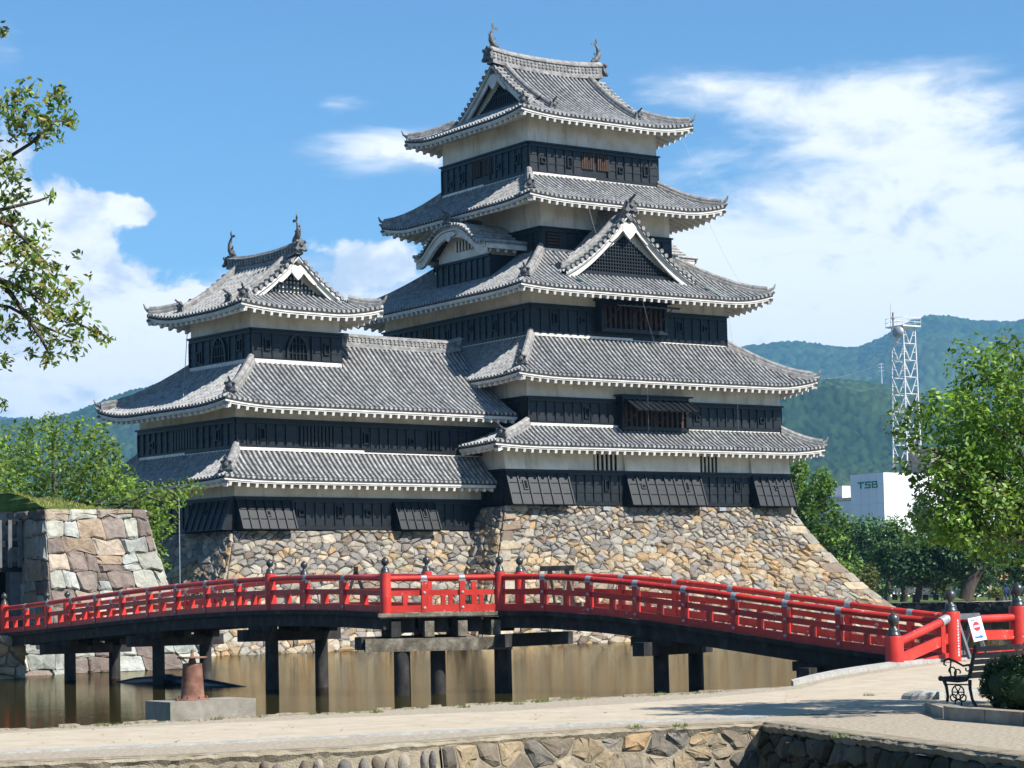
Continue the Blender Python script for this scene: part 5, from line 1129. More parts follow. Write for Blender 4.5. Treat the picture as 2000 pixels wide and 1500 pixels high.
G_AUT = [(.19, .23, .05), (.24, .19, .055), (.13, .19, .04), (.10, .165, .032), (.08, .135, .026)]
# ------------------------------------------------------------------ near trees that lean into the frame
rg_ = np.random.default_rng(50)
cl = ell_clumps(at(2110, 890, 31), (2.75, 2.3, 1.78), 165, .34, rg_, .45)
cl += [(at(x, y, 30.5+rg_.uniform(-.6, .6)), r) for x, y, r in ((1758, 912, .15), (1785, 925, .2), (1830, 905, .26), (1800, 945, .2), (1790, 815, .2), (1825, 830, .3), (1835, 790, .24), (1870, 780, .28), (1905, 730, .26), (1935, 715, .3), (1900, 800, .32), (1990, 690, .3), (1965, 730, .3), (1870, 960, .3), (1830, 990, .2), (1910, 1010, .32), (1850, 1040, .2), (1900, 1075, .22), (1880, 1050, .24), (1950, 1050, .3), (1770, 860, .17), (1800, 870, .24), (1860, 850, .34), (1870, 905, .34), (1845, 945, .3), (1930, 900, .4), (1940, 830, .4), (1920, 960, .38), (1980, 1000, .4), (1985, 780, .4), (1850, 880, .3), (1895, 940, .32), (1885, 870, .34), (1880, 830, .3))]
cl += [(at(x, y, 30.3+rg_.uniform(-.5, .5)), .24) for x, y in zip(rg_.uniform(1830, 2000, 40), rg_.uniform(790, 1060, 40))]
tree('broadleaf_tree', 'sunlit green tree reaching in from the right edge in front of the white building', 'tree', at(2230, 1400, 31), cl, 1300, .084, [(.10, .19, .03), (.13, .235, .04), (.17, .28, .05), (.075, .145, .025), (.22, .32, .065)], 51, at(2110, 800, 31), nl=26, tr=.2, aspect=.6, up=.8)
cl = [(at(x, y, 24+rg_.uniform(-.5, .5)), r) for x, y, r in ((28, 185, .17), (60, 175, .16), (50, 215, .22), (85, 230, .22), (110, 200, .2), (118, 180, .14), (100, 255, .2), (130, 235, .16), (75, 265, .18), (35, 245, .24), (10, 215, .22), (145, 245, .08), (15, 330, .2), (30, 350, .16), (45, 380, .14), (10, 390, .2), (25, 430, .22), (60, 470, .22), (40, 500, .24), (75, 505, .22), (95, 545, .2), (110, 520, .16), (15, 480, .24), (50, 545, .26), (20, 560, .24), (85, 570, .24), (120, 575, .2), (140, 560, .14), (60, 610, .2), (105, 615, .22), (140, 620, .2), (165, 600, .12), (150, 655, .16), (185, 650, .16), (205, 660, .12), (70, 650, .18), (110, 670, .18), (150, 690, .12), (95, 700, .15), (60, 690, .1), (25, 640, .2), (175, 540, .06), (150, 495, .08), (10, 700, .16), (100, 380, .1), (90, 440, .1), (-30, 300, .3), (-40, 480, .4), (-40, 600, .4), (5, 790, .1), (8, 60, .1), (-60, 200, .4), (-80, 400, .5))]
lt = tree('overhanging_tree', 'branches with small pointed leaves hanging in from the upper left edge', 'tree', at(-420, 1440, 24), cl, 1700, .092, [tuple(q*1.25 for q in c) for c in G_AUT]+[(.05, .085, .018)], 52, at(-180, 420, 24), nl=0, tr=.22, aspect=.40, up=.2, droop=.5, shell=.1)
b = MB(); rgb = np.random.default_rng(3)
for path in ([(-200, 500), (-60, 350), (0, 318), (60, 280), (110, 235), (140, 238)], [(-200, 500), (-40, 420), (20, 405), (75, 392), (95, 385)], [(-200, 560), (-40, 520), (0, 545), (60, 570), (110, 610), (170, 640), (205, 655)], [(-200, 560), (-40, 590), (20, 600), (90, 640), (140, 660)], [(0, 545), (40, 600), (80, 660), (95, 690)], [(-40, 420), (20, 440), (60, 480), (95, 520)]):
    b.tube([at(x, y, 24+.15*math.sin(x)) for x, y in path], [.026*(1-i/len(path))+.005 for i in range(len(path))], 6)
b.build('branch', M_BARK, lt)
# cherry behind the bastion
cl = [(at(x, y, 84+rg_.uniform(-3, 4)), r) for x, y, r in ((30, 870, 1.0), (80, 860, 1.0), (130, 850, .9), (190, 865, .9), (215, 880, .6), (170, 840, .6), (100, 830, .6), (30, 900, 1.1), (90, 905, 1.2), (150, 900, 1.2), (200, 910, 1.0), (50, 940, 1.3), (110, 950, 1.2), (170, 945, 1.2), (225, 940, .9), (20, 975, 1.2), (80, 985, 1.1), (200, 970, 1.0), (250, 950, .6), (275, 965, .7), (305, 975, .8), (330, 960, .6), (360, 950, .45), (385, 958, .35), (345, 975, .5), (300, 1005, .7), (315, 1035, .6), (290, 1050, .6), (330, 1020, .4), (305, 1085, .5), (320, 1105, .35), (265, 1000, .8), (270, 1040, .8), (240, 980, .9), (0, 930, 1.2), (-40, 880, 1.4), (-40, 950, 1.6), (60, 835, .5), (150, 985, 1.1))]
tree('cherry_tree', 'spreading light green tree behind the grassy stone bastion', 'tree', at(110, 1150, 86), cl, 300, .19, G_LIME[2:]+G_MID[1:3]+[(.22, .30, .055)], 53, at(110, 930, 85), nl=20, tr=.35, aspect=.55, up=.8)
# ------------------------------------------------------------------ park trees right of the keep
def px_clumps(lst, depth, spread, rng): return [(at(x, y, depth+rng.uniform(-spread, spread)), r) for x, y, r in lst]
def crown_px(cx, cy, rx, ry, depth, n, r, rng, shell=.4, flat=1): k = depth/CAM_F; return ell_clumps(at(cx, cy, depth), (rx*k, rx*k*.9, ry*k), n, r, rng, shell)
gk = []
for i in range(70):
    t = rg_.random(); cx, top = ((1562, 893) if i % 5 < 3 else (1605, 925)); y = top+t*(1060-top); wv = 7+26*min(1, t*1.6); gk.append((at(cx+rg_.uniform(-wv, wv), y, 140+rg_.uniform(-2, 2)), rg_.uniform(.45, .75)))
tree('ginkgo_tree', 'bright green tapering ginkgo rising just behind the right corner of the keep', 'tree', at(1580, 1176, 140), gk, 260, .22, [(.10, .19, .03), (.13, .23, .035), (.08, .15, .025)], 54, at(1580, 960, 140), nl=10, tr=.3, aspect=.8, up=.9)
T = [('broadleaf_tree', 'rounded mid green tree directly below the low blue-grey wing of the white building', 1640, 1070, 52, 58, 170, 46, .95, G_MID, 1640),
     ('pine_tree', 'flat-layered pine with pale trunk left of the white building corner', 1700, 1060, 40, 45, 165, 34, .8, G_PINE, 1700),
     ('pine_tree', 'broad bright-topped pine in front of the white lit building wall', 1760, 1075, 60, 55, 160, 60, .9, [(.05, .11, .028), (.07, .14, .03), (.09, .16, .035)], 1765),
     ('pine_tree', 'dark dense pine in the middle of the park trees', 1800, 1105, 50, 48, 150, 48, .9, G_DARK, 1790),
     ('broadleaf_tree', 'big shady tree with a leaning trunk behind the right bridge post', 1890, 1075, 75, 62, 150, 80, 1.0, G_DARK, 1895),
     ('broadleaf_tree', 'dark tree at the right edge above the orange-roofed house', 1990, 1060, 70, 70, 158, 60, 1.05, G_DARK+G_MID[:1], 1985),
     ('shrub_tree', 'lime green sapling peeping over the right foot of the stone base', 1648, 1128, 28, 36, 150, 26, .6, G_LIME, 1650),
     ('clipped_shrub', 'yellow-green clipped rounded shrub at the foot of the keep slope', 1690, 1133, 26, 28, 142, 30, .5, [(.10, .115, .02), (.13, .14, .025), (.075, .09, .018)], 1690),
     ('broadleaf_tree', 'thin feathery tree top in front of the shaded building corner', 1735, 1032, 26, 26, 175, 22, .55, G_MID+G_LIME[:1], 1735)]
for i, (nm, lb, cx, cy, rx, ry, dp, n, r, cols, bx_) in enumerate(T):
    tree(nm, lb, 'shrub' if 'shrub' in nm and 'tree' not in nm else 'tree', at(bx_, 1150+1.05/dp*CAM_F, dp), crown_px(cx, cy, rx, ry, dp, n, r, rg_), 120, .30 if r > .6 else .22, cols, 60+i, at(cx, cy, dp), mat=M_NEEDLE, nl=10, tr=.28, flat=.7 if 'pine' in nm else 1.0, aspect=.55, up=.9)
b = MB(); b.tube([at(1885, 1172, 148), at(1893, 1145, 148), at(1908, 1118, 148), at(1925, 1098, 148)], [.5, .42, .36, .28], 8); b.build('leaning_trunk', M_BARK, bpy.data.objects['broadleaf_tree.002'])
fr_ = []
for i in range(46):
    t = rg_.random()**.8; fr_.append((at(1800+rg_.uniform(-1, 1)*(3+34*t), 962+t*110, 180+rg_.uniform(-1.5, 1.5)), .5+.35*t))
tree('fir_tree', 'pointed dark conifer in front of the white lit wall', 'tree', at(1800, 1174, 180), fr_, 150, .28, G_DARK+[(.05, .085, .03)], 75, at(1800, 1000, 180), mat=M_NEEDLE, nl=6, tr=.25, aspect=.45, up=.4, droop=.6)
for i, (cx, cy, rx, ry, dp, lb) in enumerate(((1724, 1156, 26, 7, 160, 'low bright green clipped hedge mound left of the row of benches'), (1840, 1152, 22, 9, 158, 'yellow-green box hedge behind the park benches'), (1905, 1152, 17, 9, 156, 'dark green round hedge mound right of the leaning trunk'), (1945, 1157, 18, 7, 154, 'yellowish low hedge in front of the pink house wall'), (1972, 1152, 12, 9, 152, 'small round hedge beside the seated people'))):
    tree('hedge', lb, 'hedge', at(cx, 1175, dp), crown_px(cx, cy, rx, ry, dp, 26, .32, rg_, .3), 150, .2, [(.16, .18, .025), (.12, .15, .02)] if i in (1, 3) else ([(.10, .19, .025)] if i == 0 else G_DARK+G_MID[:1]), 80+i, None, nl=0, tr=.05, up=.9)
# a belt of far trees behind the park so that no bare ground shows
bt = []
for i in range(170): bt.append((at(rg_.uniform(1560, 2300), rg_.uniform(1095, 1158), rg_.uniform(195, 235)), rg_.uniform(1.0, 1.9)))
rng_ = np.random.default_rng(90); V, F, c = clump_leaves(bt, 26, .6, G_DARK+G_MID[:1], rng_); tag(link_mesh('far_grove', np_mesh('far_grove', V, F, M_NEEDLE, c), I4), 'dark mass of distant foliage filling the gaps between the park trees', 'grove', None, 'stuff')
bt = []
for i in range(120): bt.append((at(rg_.uniform(-300, 420), rg_.uniform(1030, 1160), rg_.uniform(120, 150)), rg_.uniform(1.0, 1.7)))
V, F, c = clump_leaves(bt, 26, .5, G_MID, rng_); tag(link_mesh('far_grove', np_mesh('far_grove', V, F, M_NEEDLE, c), I4), 'green mass of distant foliage behind the bastion on the left', 'grove', None, 'stuff')

# ------------------------------------------------------------------ props on the near bank
hd = empty('clipped_bush', at(1990, 1392, 31), 'dark green clipped bush hiding the right half of the bench', 'bush')
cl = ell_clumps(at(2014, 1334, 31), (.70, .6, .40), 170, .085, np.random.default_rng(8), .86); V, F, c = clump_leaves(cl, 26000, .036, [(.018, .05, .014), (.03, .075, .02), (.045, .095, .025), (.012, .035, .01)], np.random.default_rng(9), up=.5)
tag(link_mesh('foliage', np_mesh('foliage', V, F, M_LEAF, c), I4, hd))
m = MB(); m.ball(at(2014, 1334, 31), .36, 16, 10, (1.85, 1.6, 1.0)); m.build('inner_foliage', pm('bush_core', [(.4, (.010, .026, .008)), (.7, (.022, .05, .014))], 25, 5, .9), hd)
# bench
bn = empty('park_bench', atz(1880, 1382, ZP), 'dark slatted park bench with scrolled iron ends by the bush', 'bench')
th = R(48); AX = RGT*math.cos(th)+FWD*math.sin(th); FC = -RGT*math.sin(th)+FWD*math.cos(th); BO = atz(1884, 1382, ZP)
def bpt(a, f, z): return BO+AX*a+FC*f+ZUP*z
def bench_end(a):
    e = MB(); P = lambda f, z: bpt(a, f, z); r = .018
    e.tube([P(.30, .0), P(.27, .16), P(.29, .30), P(.33, .40)], [.026, .022, .024, .03], 8); e.tube([P(-.20, .0), P(-.13, .12), P(-.10, .27), P(-.10, .40)], [.028, .022, .024, .03], 8)
    e.tube([P(.38, .415), P(.30, .40), P(.1, .385), P(-.04, .40), P(-.10, .46), P(-.15, .65), P(-.20, .86)], [.034, .03, .028, .028, .03, .03, .026], 8); e.ball(P(.38, .415), .04, 8, 6); e.ball(P(-.20, .87), .032, 8, 6)
    e.tube([P(-.13, .62), P(0, .60), P(.12, .66), P(.24, .70), P(.31, .68), P(.32, .62), P(.28, .60)], [.016, .016, .017, .02, .018, .014, .01], 7)
    def spiral(c, r0, r1, a0, a1, n=14): return [P(c[0]+(r0+(r1-r0)*i/n)*math.cos(a0+(a1-a0)*i/n), c[1]+(r0+(r1-r0)*i/n)*math.sin(a0+(a1-a0)*i/n)) for i in range(n+1)]
    for c_, r0, r1, a0, a1 in (((.20, .52), .10, .03, 4.7, -.6), ((.08, .50), .09, .02, -1.6, 3.6), ((-.06, .56), .06, .015, 1.5, 7.0), ((.10, .22), .10, .10, 0, 6.28), ((.10, .06), .055, .055, 0, 6.28), ((.02, .14), .05, .05, 0, 6.28), ((.18, .14), .05, .05, 0, 6.28)): e.tube(spiral(c_, r0, r1, a0, a1), .011, 6)
    for q in range(6): e.tube([P(.10, .22), P(.10+.10*math.cos(q*1.047), .22+.10*math.sin(q*1.047))], .009, 5)
    e.ball(P(.10, .22), .025, 6, 5); e.tube([P(-.10, .33), P(.29, .33)], .012, 6); e.tube([P(.20, .40), P(.22, .54), P(.20, .67)], .011, 6)
    e.build('iron_end', M_IRON, bn)
bench_end(0); bench_end(1.45)
for k in range(5):
    z = .47+.092*k; f = -.10-.10*(z-.46)/.4; m = MB(); m.bar(bpt(-.03, f-.03, z), bpt(1.48, f-.03, z), .03, .072); m.build('back_slat', M_SLAT, bn)
for k in range(6):
    f = .32-.075*k; m = MB(); m.bar(bpt(-.03, f, .43), bpt(1.48, f, .43), .055, .03); m.build('seat_slat', M_SLAT, bn)
# planter kerb blocks
pl = empty('planter_kerb', atz(1900, 1405, ZP), 'grey stone kerb blocks round the planting bed at the lower right', 'kerb')
k0, k1, k2 = atz(1852, 1406, ZP), atz(2000, 1418, ZP), atz(2300, 1446, ZP); kl = [k0, k0.lerp(k1, .5), k0.lerp(k1, 1), k1.lerp(k2, .5), k2]
for a, b_ in zip(kl, kl[1:]):
    m = MB(); d = (b_-a).normalized()*.01; m.hexa([a+d-ZUP*.1, b_-d-ZUP*.1, b_-d+FWD*.34-ZUP*.1, a+d+FWD*.34-ZUP*.1], [a+d+ZUP*.17, b_-d+ZUP*.17, b_-d+FWD*.34+ZUP*.17, a+d+FWD*.34+ZUP*.17]); m.build('kerb_block', M_CONC, pl)
m = MB(); q = k0+FWD*.3; m.hexa([k0+FWD*.36-ZUP*.1, k0+RGT*.3+FWD*.36-ZUP*.1, k0+RGT*.35+FWD*1.9-ZUP*.1, k0+RGT*.05+FWD*1.9-ZUP*.1], [k0+FWD*.36+ZUP*.14, k0+RGT*.3+FWD*.36+ZUP*.14, k0+RGT*.35+FWD*1.9+ZUP*.14, k0+RGT*.05+FWD*1.9+ZUP*.14]); m.build('kerb_block', M_CONC, pl)
m = MB(); m.hexa([k0+RGT*.3+FWD*.3, k2+FWD*.3, k2+FWD*3, k0+RGT*.3+FWD*1.9], [p+ZUP*.10 for p in (k0+RGT*.3+FWD*.3, k2+FWD*.3, k2+FWD*3, k0+RGT*.3+FWD*1.9)]); m.build('soil', M_EARTH, pl)
# boulder-like kerb end beside the bench
bo = MB(); rr = random.Random(3); c = atz(1622, 1366, ZP); c = atz(1818, 1366, ZP)
grid(bo, lambda u, v: c+RGT*(.42*math.cos(2*math.pi*u)*math.sin(math.pi*v/2)*(1+.15*math.sin(5*u*6.28)))+FWD*(.25*math.sin(2*math.pi*u)*math.sin(math.pi*v/2))+ZUP*(.17*math.cos(math.pi*v/2)**.6-.01), 18, 6); bo.build('edging_rock', M_KERB, None, label='pale rough rock lying on the path left of the bench', cat='rock')
for p0, p1 in (((1835, 1368), (1870, 1364)), ((1872, 1364), (2040, 1350))):
    a, b_ = atz(*p0, ZP), atz(*p1, ZP); m = MB(); m.hexa([a-ZUP*.05, b_-ZUP*.05, b_+FWD*.2-ZUP*.05, a+FWD*.2-ZUP*.05], [a+ZUP*.13, b_+ZUP*.13, b_+FWD*.2+ZUP*.13, a+FWD*.2+ZUP*.13]); m.build('low_kerb', M_KERB, None, 'structure')
# rusty valve pedestal
pd = empty('valve_pedestal', atz(333, 1409, .28), 'rusty iron valve standpipe on a concrete block at the water edge', 'valve')
c0 = at(333, 1412, 35.0); zb_, zt_ = .05, at(333, 1372, 35).z
m = MB(); X_, Y_ = V2(1, 0)*1.52, V2(0, 1)*.9; b4 = [c0, c0+X_, c0+X_+Y_, c0+Y_]; m.hexa([Vector((p.x, p.y, zb_)) for p in b4], [Vector((p.x, p.y, zt_)) for p in b4]); m.build('concrete_block', M_CONC, pd)
cc = Vector((c0.x, c0.y, zt_))+V2(.62, .45)
m = MB(); m.lathe(cc, [(.27, 0), (.27, .02), (.195, .03), (.185, .1), (.155, .56), (.155, .58), (.12, .59)], 20); m.build('standpipe', M_RUST, pd)
m = MB(); m.lathe(cc+ZUP*.6, [(.07, -.02), (.05, .06), (.235, .065), (.245, .09), (.03, .095), (.022, .2)], 16); m.build('hand_wheel', M_RUST, pd)
for k in range(8): m = MB(); m.lathe(cc+V2(.235*math.cos(k*.785), .235*math.sin(k*.785)), [(.016, 0), (.016, .06)], 6); m.build('bolt', M_RUST, pd)
for p in (V2(.25, .25), V2(.3, .4)): m = MB(); m.lathe(Vector((c0.x, c0.y, zt_))+p, [(.02, 0), (.02, .05)], 6); m.build('bolt', M_RUST, pd)
# dark pipe floating in an arc
fp = MB(); pa, pb = atz(212, 1331, 0), atz(508, 1342, 0); mid = pa.lerp(pb, .42); fp.tube([pa-ZUP*.2, pa.lerp(pb, .2)+ZUP*.0, mid+ZUP*.10, pa.lerp(pb, .7)+ZUP*.0, pb-ZUP*.2], .15, 12); fo = fp.build('floating_pipe', M_PIPE, None, label='dark blue pipe arching low out of the moat water', cat='pipe')
m = MB(); d = (pb-pa).normalized(); m.tube([mid+ZUP*.1-d*.16, mid+ZUP*.1+d*.16], .175, 12); m.build('coupling', M_PIPE, fo)
m = MB(); m.tube([at(349, 940, 92), at(352, 1180, 92)], .022, 6); m.build('thin_pole', M_CAPM, None, label='thin grey pole standing before the shaded base of the smaller tower', cat='pole')
# trestles on the bridge
def trestle(P, nn, t, off, ln, mat, label, h=.92, dd=None):
    o = P(t)+nn*off; d = dd; root = empty('barrier_trestle', o, label, 'barrier'); s = d.cross(ZUP)
    m = MB(); m.bar(o+ZUP*h-d*ln/2, o+ZUP*h+d*ln/2, .10, .12); m.build('top_beam', mat, root); m = MB(); m.bar(o+ZUP*.12-d*ln/2-s*.26, o+ZUP*.12+d*ln/2-s*.26, .08, .1); m.build('lower_beam', mat, root)
    for q in (-1, 1):
        for w_ in (-1, 1): m = MB(); m.bar(o+ZUP*.02+d*q*(ln/2-.2)+s*w_*.30, o+ZUP*(h-.02)+d*q*(ln/2-.26), .07, .06); m.build('leg', mat, root)
    return root, o, s
dd = (Vector((FPOST.x, FPOST.y, 0))-Vector((BPOST.x, BPOST.y, 0))).normalized()
tr_, o, s = trestle(lambda t: Vector((BPOST.x, BPOST.y, zbank(BPOST)))+dd*.85+FWD*.55, V2(0, 0), 0, 0, 1.25, M_GREYP, 'grey wooden barrier trestle closing the right end of the bridge', .88, dd)
trestle(PL, nL, 3.4, 1.25, 1.3, M_IRON, 'black barrier trestle on the deck left of the bridge corner', .98, V2(0.5, .86).normalized())
trestle(PR, nR, .9, 1.1, 1.0, M_GREYW, 'pale timber trestle on the deck right of the lit railing', .98, dR)
# sign board leaning on the trestle: white panel, red disc with white bar, blue arrow
sg = empty('no_entry_sign', at(1905, 1262, 44.4), 'small white no-entry sign board with blue arrow leaning on the grey trestle', 'sign')
c1, dp = at(1908, 1229, 44.3), 44.3; up = (ZUP*.97+FWD*.2-RGT*.20).normalized(); sx = (RGT*.985-ZUP*.02+FWD*.12).normalized(); sx = (sx-up*sx.dot(up)).normalized(); nn = sx.cross(up)
if nn.dot(FWD) > 0: nn = -nn
SP = lambda x, y, e=0: c1+sx*x+up*y+nn*e
m = MB(); m.hexa([SP(-.135, -.24), SP(.135, -.24), SP(.135, -.24, .03), SP(-.135, -.24, .03)], [SP(-.135, .24), SP(.135, .24), SP(.135, .24, .03), SP(-.135, .24, .03)]); m.build('panel', M_WHITE, sg)
M_SRED = pm('sign_red', [(.4, (.60, .02, .05)), (.6, (.62, .025, .055))], 5, 2, .5); M_SBLUE = pm('sign_blue', [(.4, (.01, .11, .36)), (.6, (.015, .13, .40))], 5, 2, .5); M_SBLK = pm('sign_black', [(.4, (.03, .03, .035)), (.6, (.05, .05, .05))], 5, 2, .6)
m = MB(); m.add([SP(.072*math.cos(i*.2618), .055+.098*math.sin(i*.2618), .033) for i in range(24)], [tuple(range(24))]); m.build('red_disc', M_SRED, sg)
m = MB(); m.add([SP(x, .055+y, .036) for x, y in ((-.058, -.02), (.058, -.02), (.058, .02), (-.058, .02))], [(0, 1, 2, 3)]); m.build('white_bar', M_WHITE, sg)
m = MB(); m.add([SP(x, -.165+y, .033) for x, y in ((-.09, -.018), (.02, -.018), (.02, -.038), (.095, 0), (.02, .038), (.02, .018), (-.06, .018), (-.09, .03))], [tuple(range(8))]); m.build('blue_arrow', M_SBLUE, sg)
m = MB(); rr = random.Random(2)
def glyph(cx, cy, w_, f):
    for _ in range(4):
        if rr.random() < .5: y = rr.uniform(-.45, .45)*w_; q = ((-.45*w_, y-.08*w_), (.45*w_, y-.08*w_), (.45*w_, y+.08*w_), (-.45*w_, y+.08*w_))
        else: x = rr.uniform(-.4, .4)*w_; q = ((x-.08*w_, -.48*w_), (x+.08*w_, -.48*w_), (x+.08*w_, .48*w_), (x-.08*w_, .48*w_))
        m.add([f(cx+a, cy+b) for a, b in q], [(0, 1, 2, 3)])
for k in range(5): glyph(-.08+.04*k, .19, .034, lambda a, b: SP(a, b, .033))
for k in range(4): glyph(-.045+.03*k, -.075, .024, lambda a, b: SP(a, b, .033))
for k in range(9): glyph(-.1+.025*k, -.118, .018, lambda a, b: SP(a, b, .033))
m.build('lettering', M_SBLK, sg, 'stuff')
m = MB(); m.bar(SP(0, -.24, .015), SP(.01, -.36, .0), .05, .05); m.build('stand', M_GREYP, sg)
m = MB(); zb_ = zbank(BPOST); ang = math.atan2(-FWD.y, -FWD.x)+.62
for k in range(13):
    f = lambda a, b: Vector((BPOST.x+.188*math.cos(ang+a/.188), BPOST.y+.188*math.sin(ang+a/.188), zb_+b)); glyph(0, .82-k*.058, .045, f)
m.build('painted_lettering', M_WHITE, bp, 'stuff')

# weeds along the broken bank edge and on the wall coping
wv_, wf_, wc_ = [], [], []; rw_ = random.Random(12)
def tuft(c, n, h):
    for _ in range(n):
        a = rw_.uniform(0, 6.28); o = Vector((rw_.uniform(-.1, .1), rw_.uniform(-.1, .1), 0)); d = Vector((math.cos(a), math.sin(a), 0)); k = len(wv_); p = c+o; wv_.extend([tuple(p-d*.008), tuple(p+d*.008), tuple(p+Vector((rw_.uniform(-.05, .05), rw_.uniform(-.05, .05), rw_.uniform(.4, 1)*h)))]); wf_.append((k, k+1, k+2)); g = rw_.uniform(.7, 1.3); wc_.append((.10*g, .17*g, .03*g) if rw_.random() < .7 else (.26*g, .22*g, .10*g))
for x, y in ((1050, 1372), (1062, 1371), (1130, 1366), (1010, 1376), (735, 1392), (905, 1382), (420, 1406), (200, 1418), (1290, 1357), (1700, 1360), (1240, 1422), (1640, 1440), (1330, 1419)): tuft(atz(x, y, ZP), 40, .07)
for _ in range(60): p = resample(E_LINE[2:7], 50)[rw_.randrange(50)]; tuft(Vector((p.x, p.y, ZP))-FWD*rw_.uniform(.0, .5), 10, .05)
for _ in range(260):        # fallen leaves and grit on the path
    x = rw_.uniform(0, 2000); yt, yb_ = (1432-.035*x, 1468-.045*x) if x < 1500 else (1352-.05*(x-1500), 1460); p = atz(x, rw_.uniform(yt, yb_), ZP); p.z = zbank(p)+.016; a = rw_.uniform(0, 6.28); s_ = rw_.uniform(.012, .03); d = Vector((math.cos(a), math.sin(a), 0))*s_; e = Vector((-math.sin(a), math.cos(a), rw_.uniform(-.2, .4)))*s_*.7; k = len(wv_); wv_.extend([tuple(p-d), tuple(p+d*.9+e), tuple(p-e)]); wf_.append((k, k+1, k+2)); g = rw_.uniform(.6, 1.3); wc_.append((.16*g, .11*g, .05*g))
tag(link_mesh('weeds', np_mesh('weeds', wv_, wf_, M_LEAF, wc_), I4), 'small green weed tufts and fallen leaves along the gravel bank', 'weeds', None, 'stuff')
# ------------------------------------------------------------------ far buildings and tower
tb = empty('office_building', at(1733, 1172, 260), 'white box-shaped office building with green letters on its shaded side', 'building')
cB = at(1733, 1172, 260); zR_ = at(1733, 922, 260).z; z0_ = 1.2
m = MB(); m.box(cB.x, cB.x+34, cB.y, cB.y+5.6, z0_, zR_); m.build('tower_block', M_WHITE, tb)
m = MB(); m.box(cB.x+9, cB.x+13, cB.y+1, cB.y+5, zR_, zR_+3.2); m.build('roof_plant', M_CONC, tb)
m = MB()
for z in (zR_-1.3, zR_-3.6, zR_-8.2): m.box(cB.x-.02, cB.x+34, cB.y-.02, cB.y+5.6, z, z+.05)
for y in (1.2, 2.5, 3.8): m.box(cB.x-.02, cB.x, cB.y+y, cB.y+y+.05, z0_, zR_)
for x in range(1, 12): m.box(cB.x+x*2.6, cB.x+x*2.6+.05, cB.y-.02, cB.y, z0_, zR_)
m.build('panel_joint', M_LATT, tb, 'stuff')
zW = at(1640, 976, 263).z; m = MB(); m.box(cB.x+1.5, cB.x+12, cB.y+5.6, cB.y+19, z0_, zW); m.build('low_wing', M_WHITE, tb)
for k in range(5):
    y = cB.y+6.3+k*2.1; m = MB(); m.box(cB.x+1.40, cB.x+1.5, y, y+1.95, zW-5.0, zW-2.6); wf = m.build('window_frame', M_LATT, tb)
    m = MB(); m.box(cB.x+1.37, cB.x+1.4, y+.14, y+1.81, zW-4.85, zW-2.75); m.build('pane', M_GLASS, wf)
m = MB(); m.box(cB.x+3, cB.x+4.5, cB.y+10.2, cB.y+12.6, zW, zW+2.0); m.build('roof_tank', M_LATT, tb)
m = MB(); m.box(cB.x+2.6, cB.x+6, cB.y+7.2, cB.y+17, zW, zW+.5); m.build('roof_vent', M_CONC, tb)
def letter(polys, y0):
    for k, pl_ in enumerate(polys):
        mm = MB(); mm.prism([(cB.x-.06, cB.y+y0-x, zL+z) for x, z in pl_], (.05, 0, 0)); mm.build('green_letter', M_GREEN, tb)
zL = at(1700, 953, 262).z
letter(([(0, .62), (1.0, .62), (1.0, .80), (-.15, .80)], [(.32, 0), (.52, 0), (.56, .62), (.36, .62)]), 4.25)
letter(([(-.1, .0), (.9, .0), (.9, .16), (-.02, .16)], [(.74, .16), (.9, .16), (.9, .46), (.74, .38)], [(.05, .34), (.9, .34), (.9, .48), (.05, .48)], [(.05, .48), (.2, .48), (.2, .64), (.05, .64)], [(.05, .64), (1.0, .64), (1.0, .80), (.0, .80)]), 3.1)
letter(([(0, 0), (.16, 0), (.16, .8), (0, .8)], [(.16, 0), (.85, 0), (.95, .08), (.95, .14), (.16, .14)], [(.16, .34), (.85, .34), (.85, .48), (.16, .48)], [(.16, .66), (.85, .66), (.85, .8), (.16, .8)], [(.78, .14), (.95, .14), (.95, .34), (.78, .34)], [(.72, .48), (.88, .48), (.88, .66), (.72, .66)]), 1.95)
lt_ = empty('lattice_tower', at(1776, 915, 272), 'white steel lattice mast with dish and railed platform behind the office', 'tower')
b0, t0_ = at(1778, 935, 272), at(1764, 640, 272); b0 = Vector((t0_.x, t0_.y, b0.z)); hw0, hw1 = 1.22, .98; q4 = [(-1, -1), (1, -1), (1, 1), (-1, 1)]
def tc(k, t): z = b0.z+(t0_.z-b0.z)*t; h = hw0+(hw1-hw0)*min(1, t*1.3); return Vector((b0.x+q4[k][0]*h, b0.y+q4[k][1]*h, z))
for k in range(4): m = MB(); m.tube([tc(k, 0), tc(k, 1)], [.10, .08], 6); m.build('leg', M_LATT, lt_)
NS = 9
for i in range(NS):
    m = MB()
    for k in range(4):
        a, b_, c_, d_ = tc(k, i/NS), tc((k+1) % 4, i/NS), tc(k, (i+1)/NS), tc((k+1) % 4, (i+1)/NS); mdl = (a+b_)/2; m.tube([c_, mdl], .042, 5); m.tube([d_, mdl], .042, 5); m.tube([a, b_], .042, 5); m.tube([c_.lerp(mdl, .5), c_.lerp(a, .5)], .035, 4); m.tube([d_.lerp(mdl, .5), d_.lerp(b_, .5)], .035, 4)
    m.build('brace', M_LATT, lt_)
m = MB(); m.box(b0.x-1.5, b0.x+1.5, b0.y-1.5, b0.y+1.5, t0_.z, t0_.z+.15); pf = m.build('platform', M_LATT, lt_)
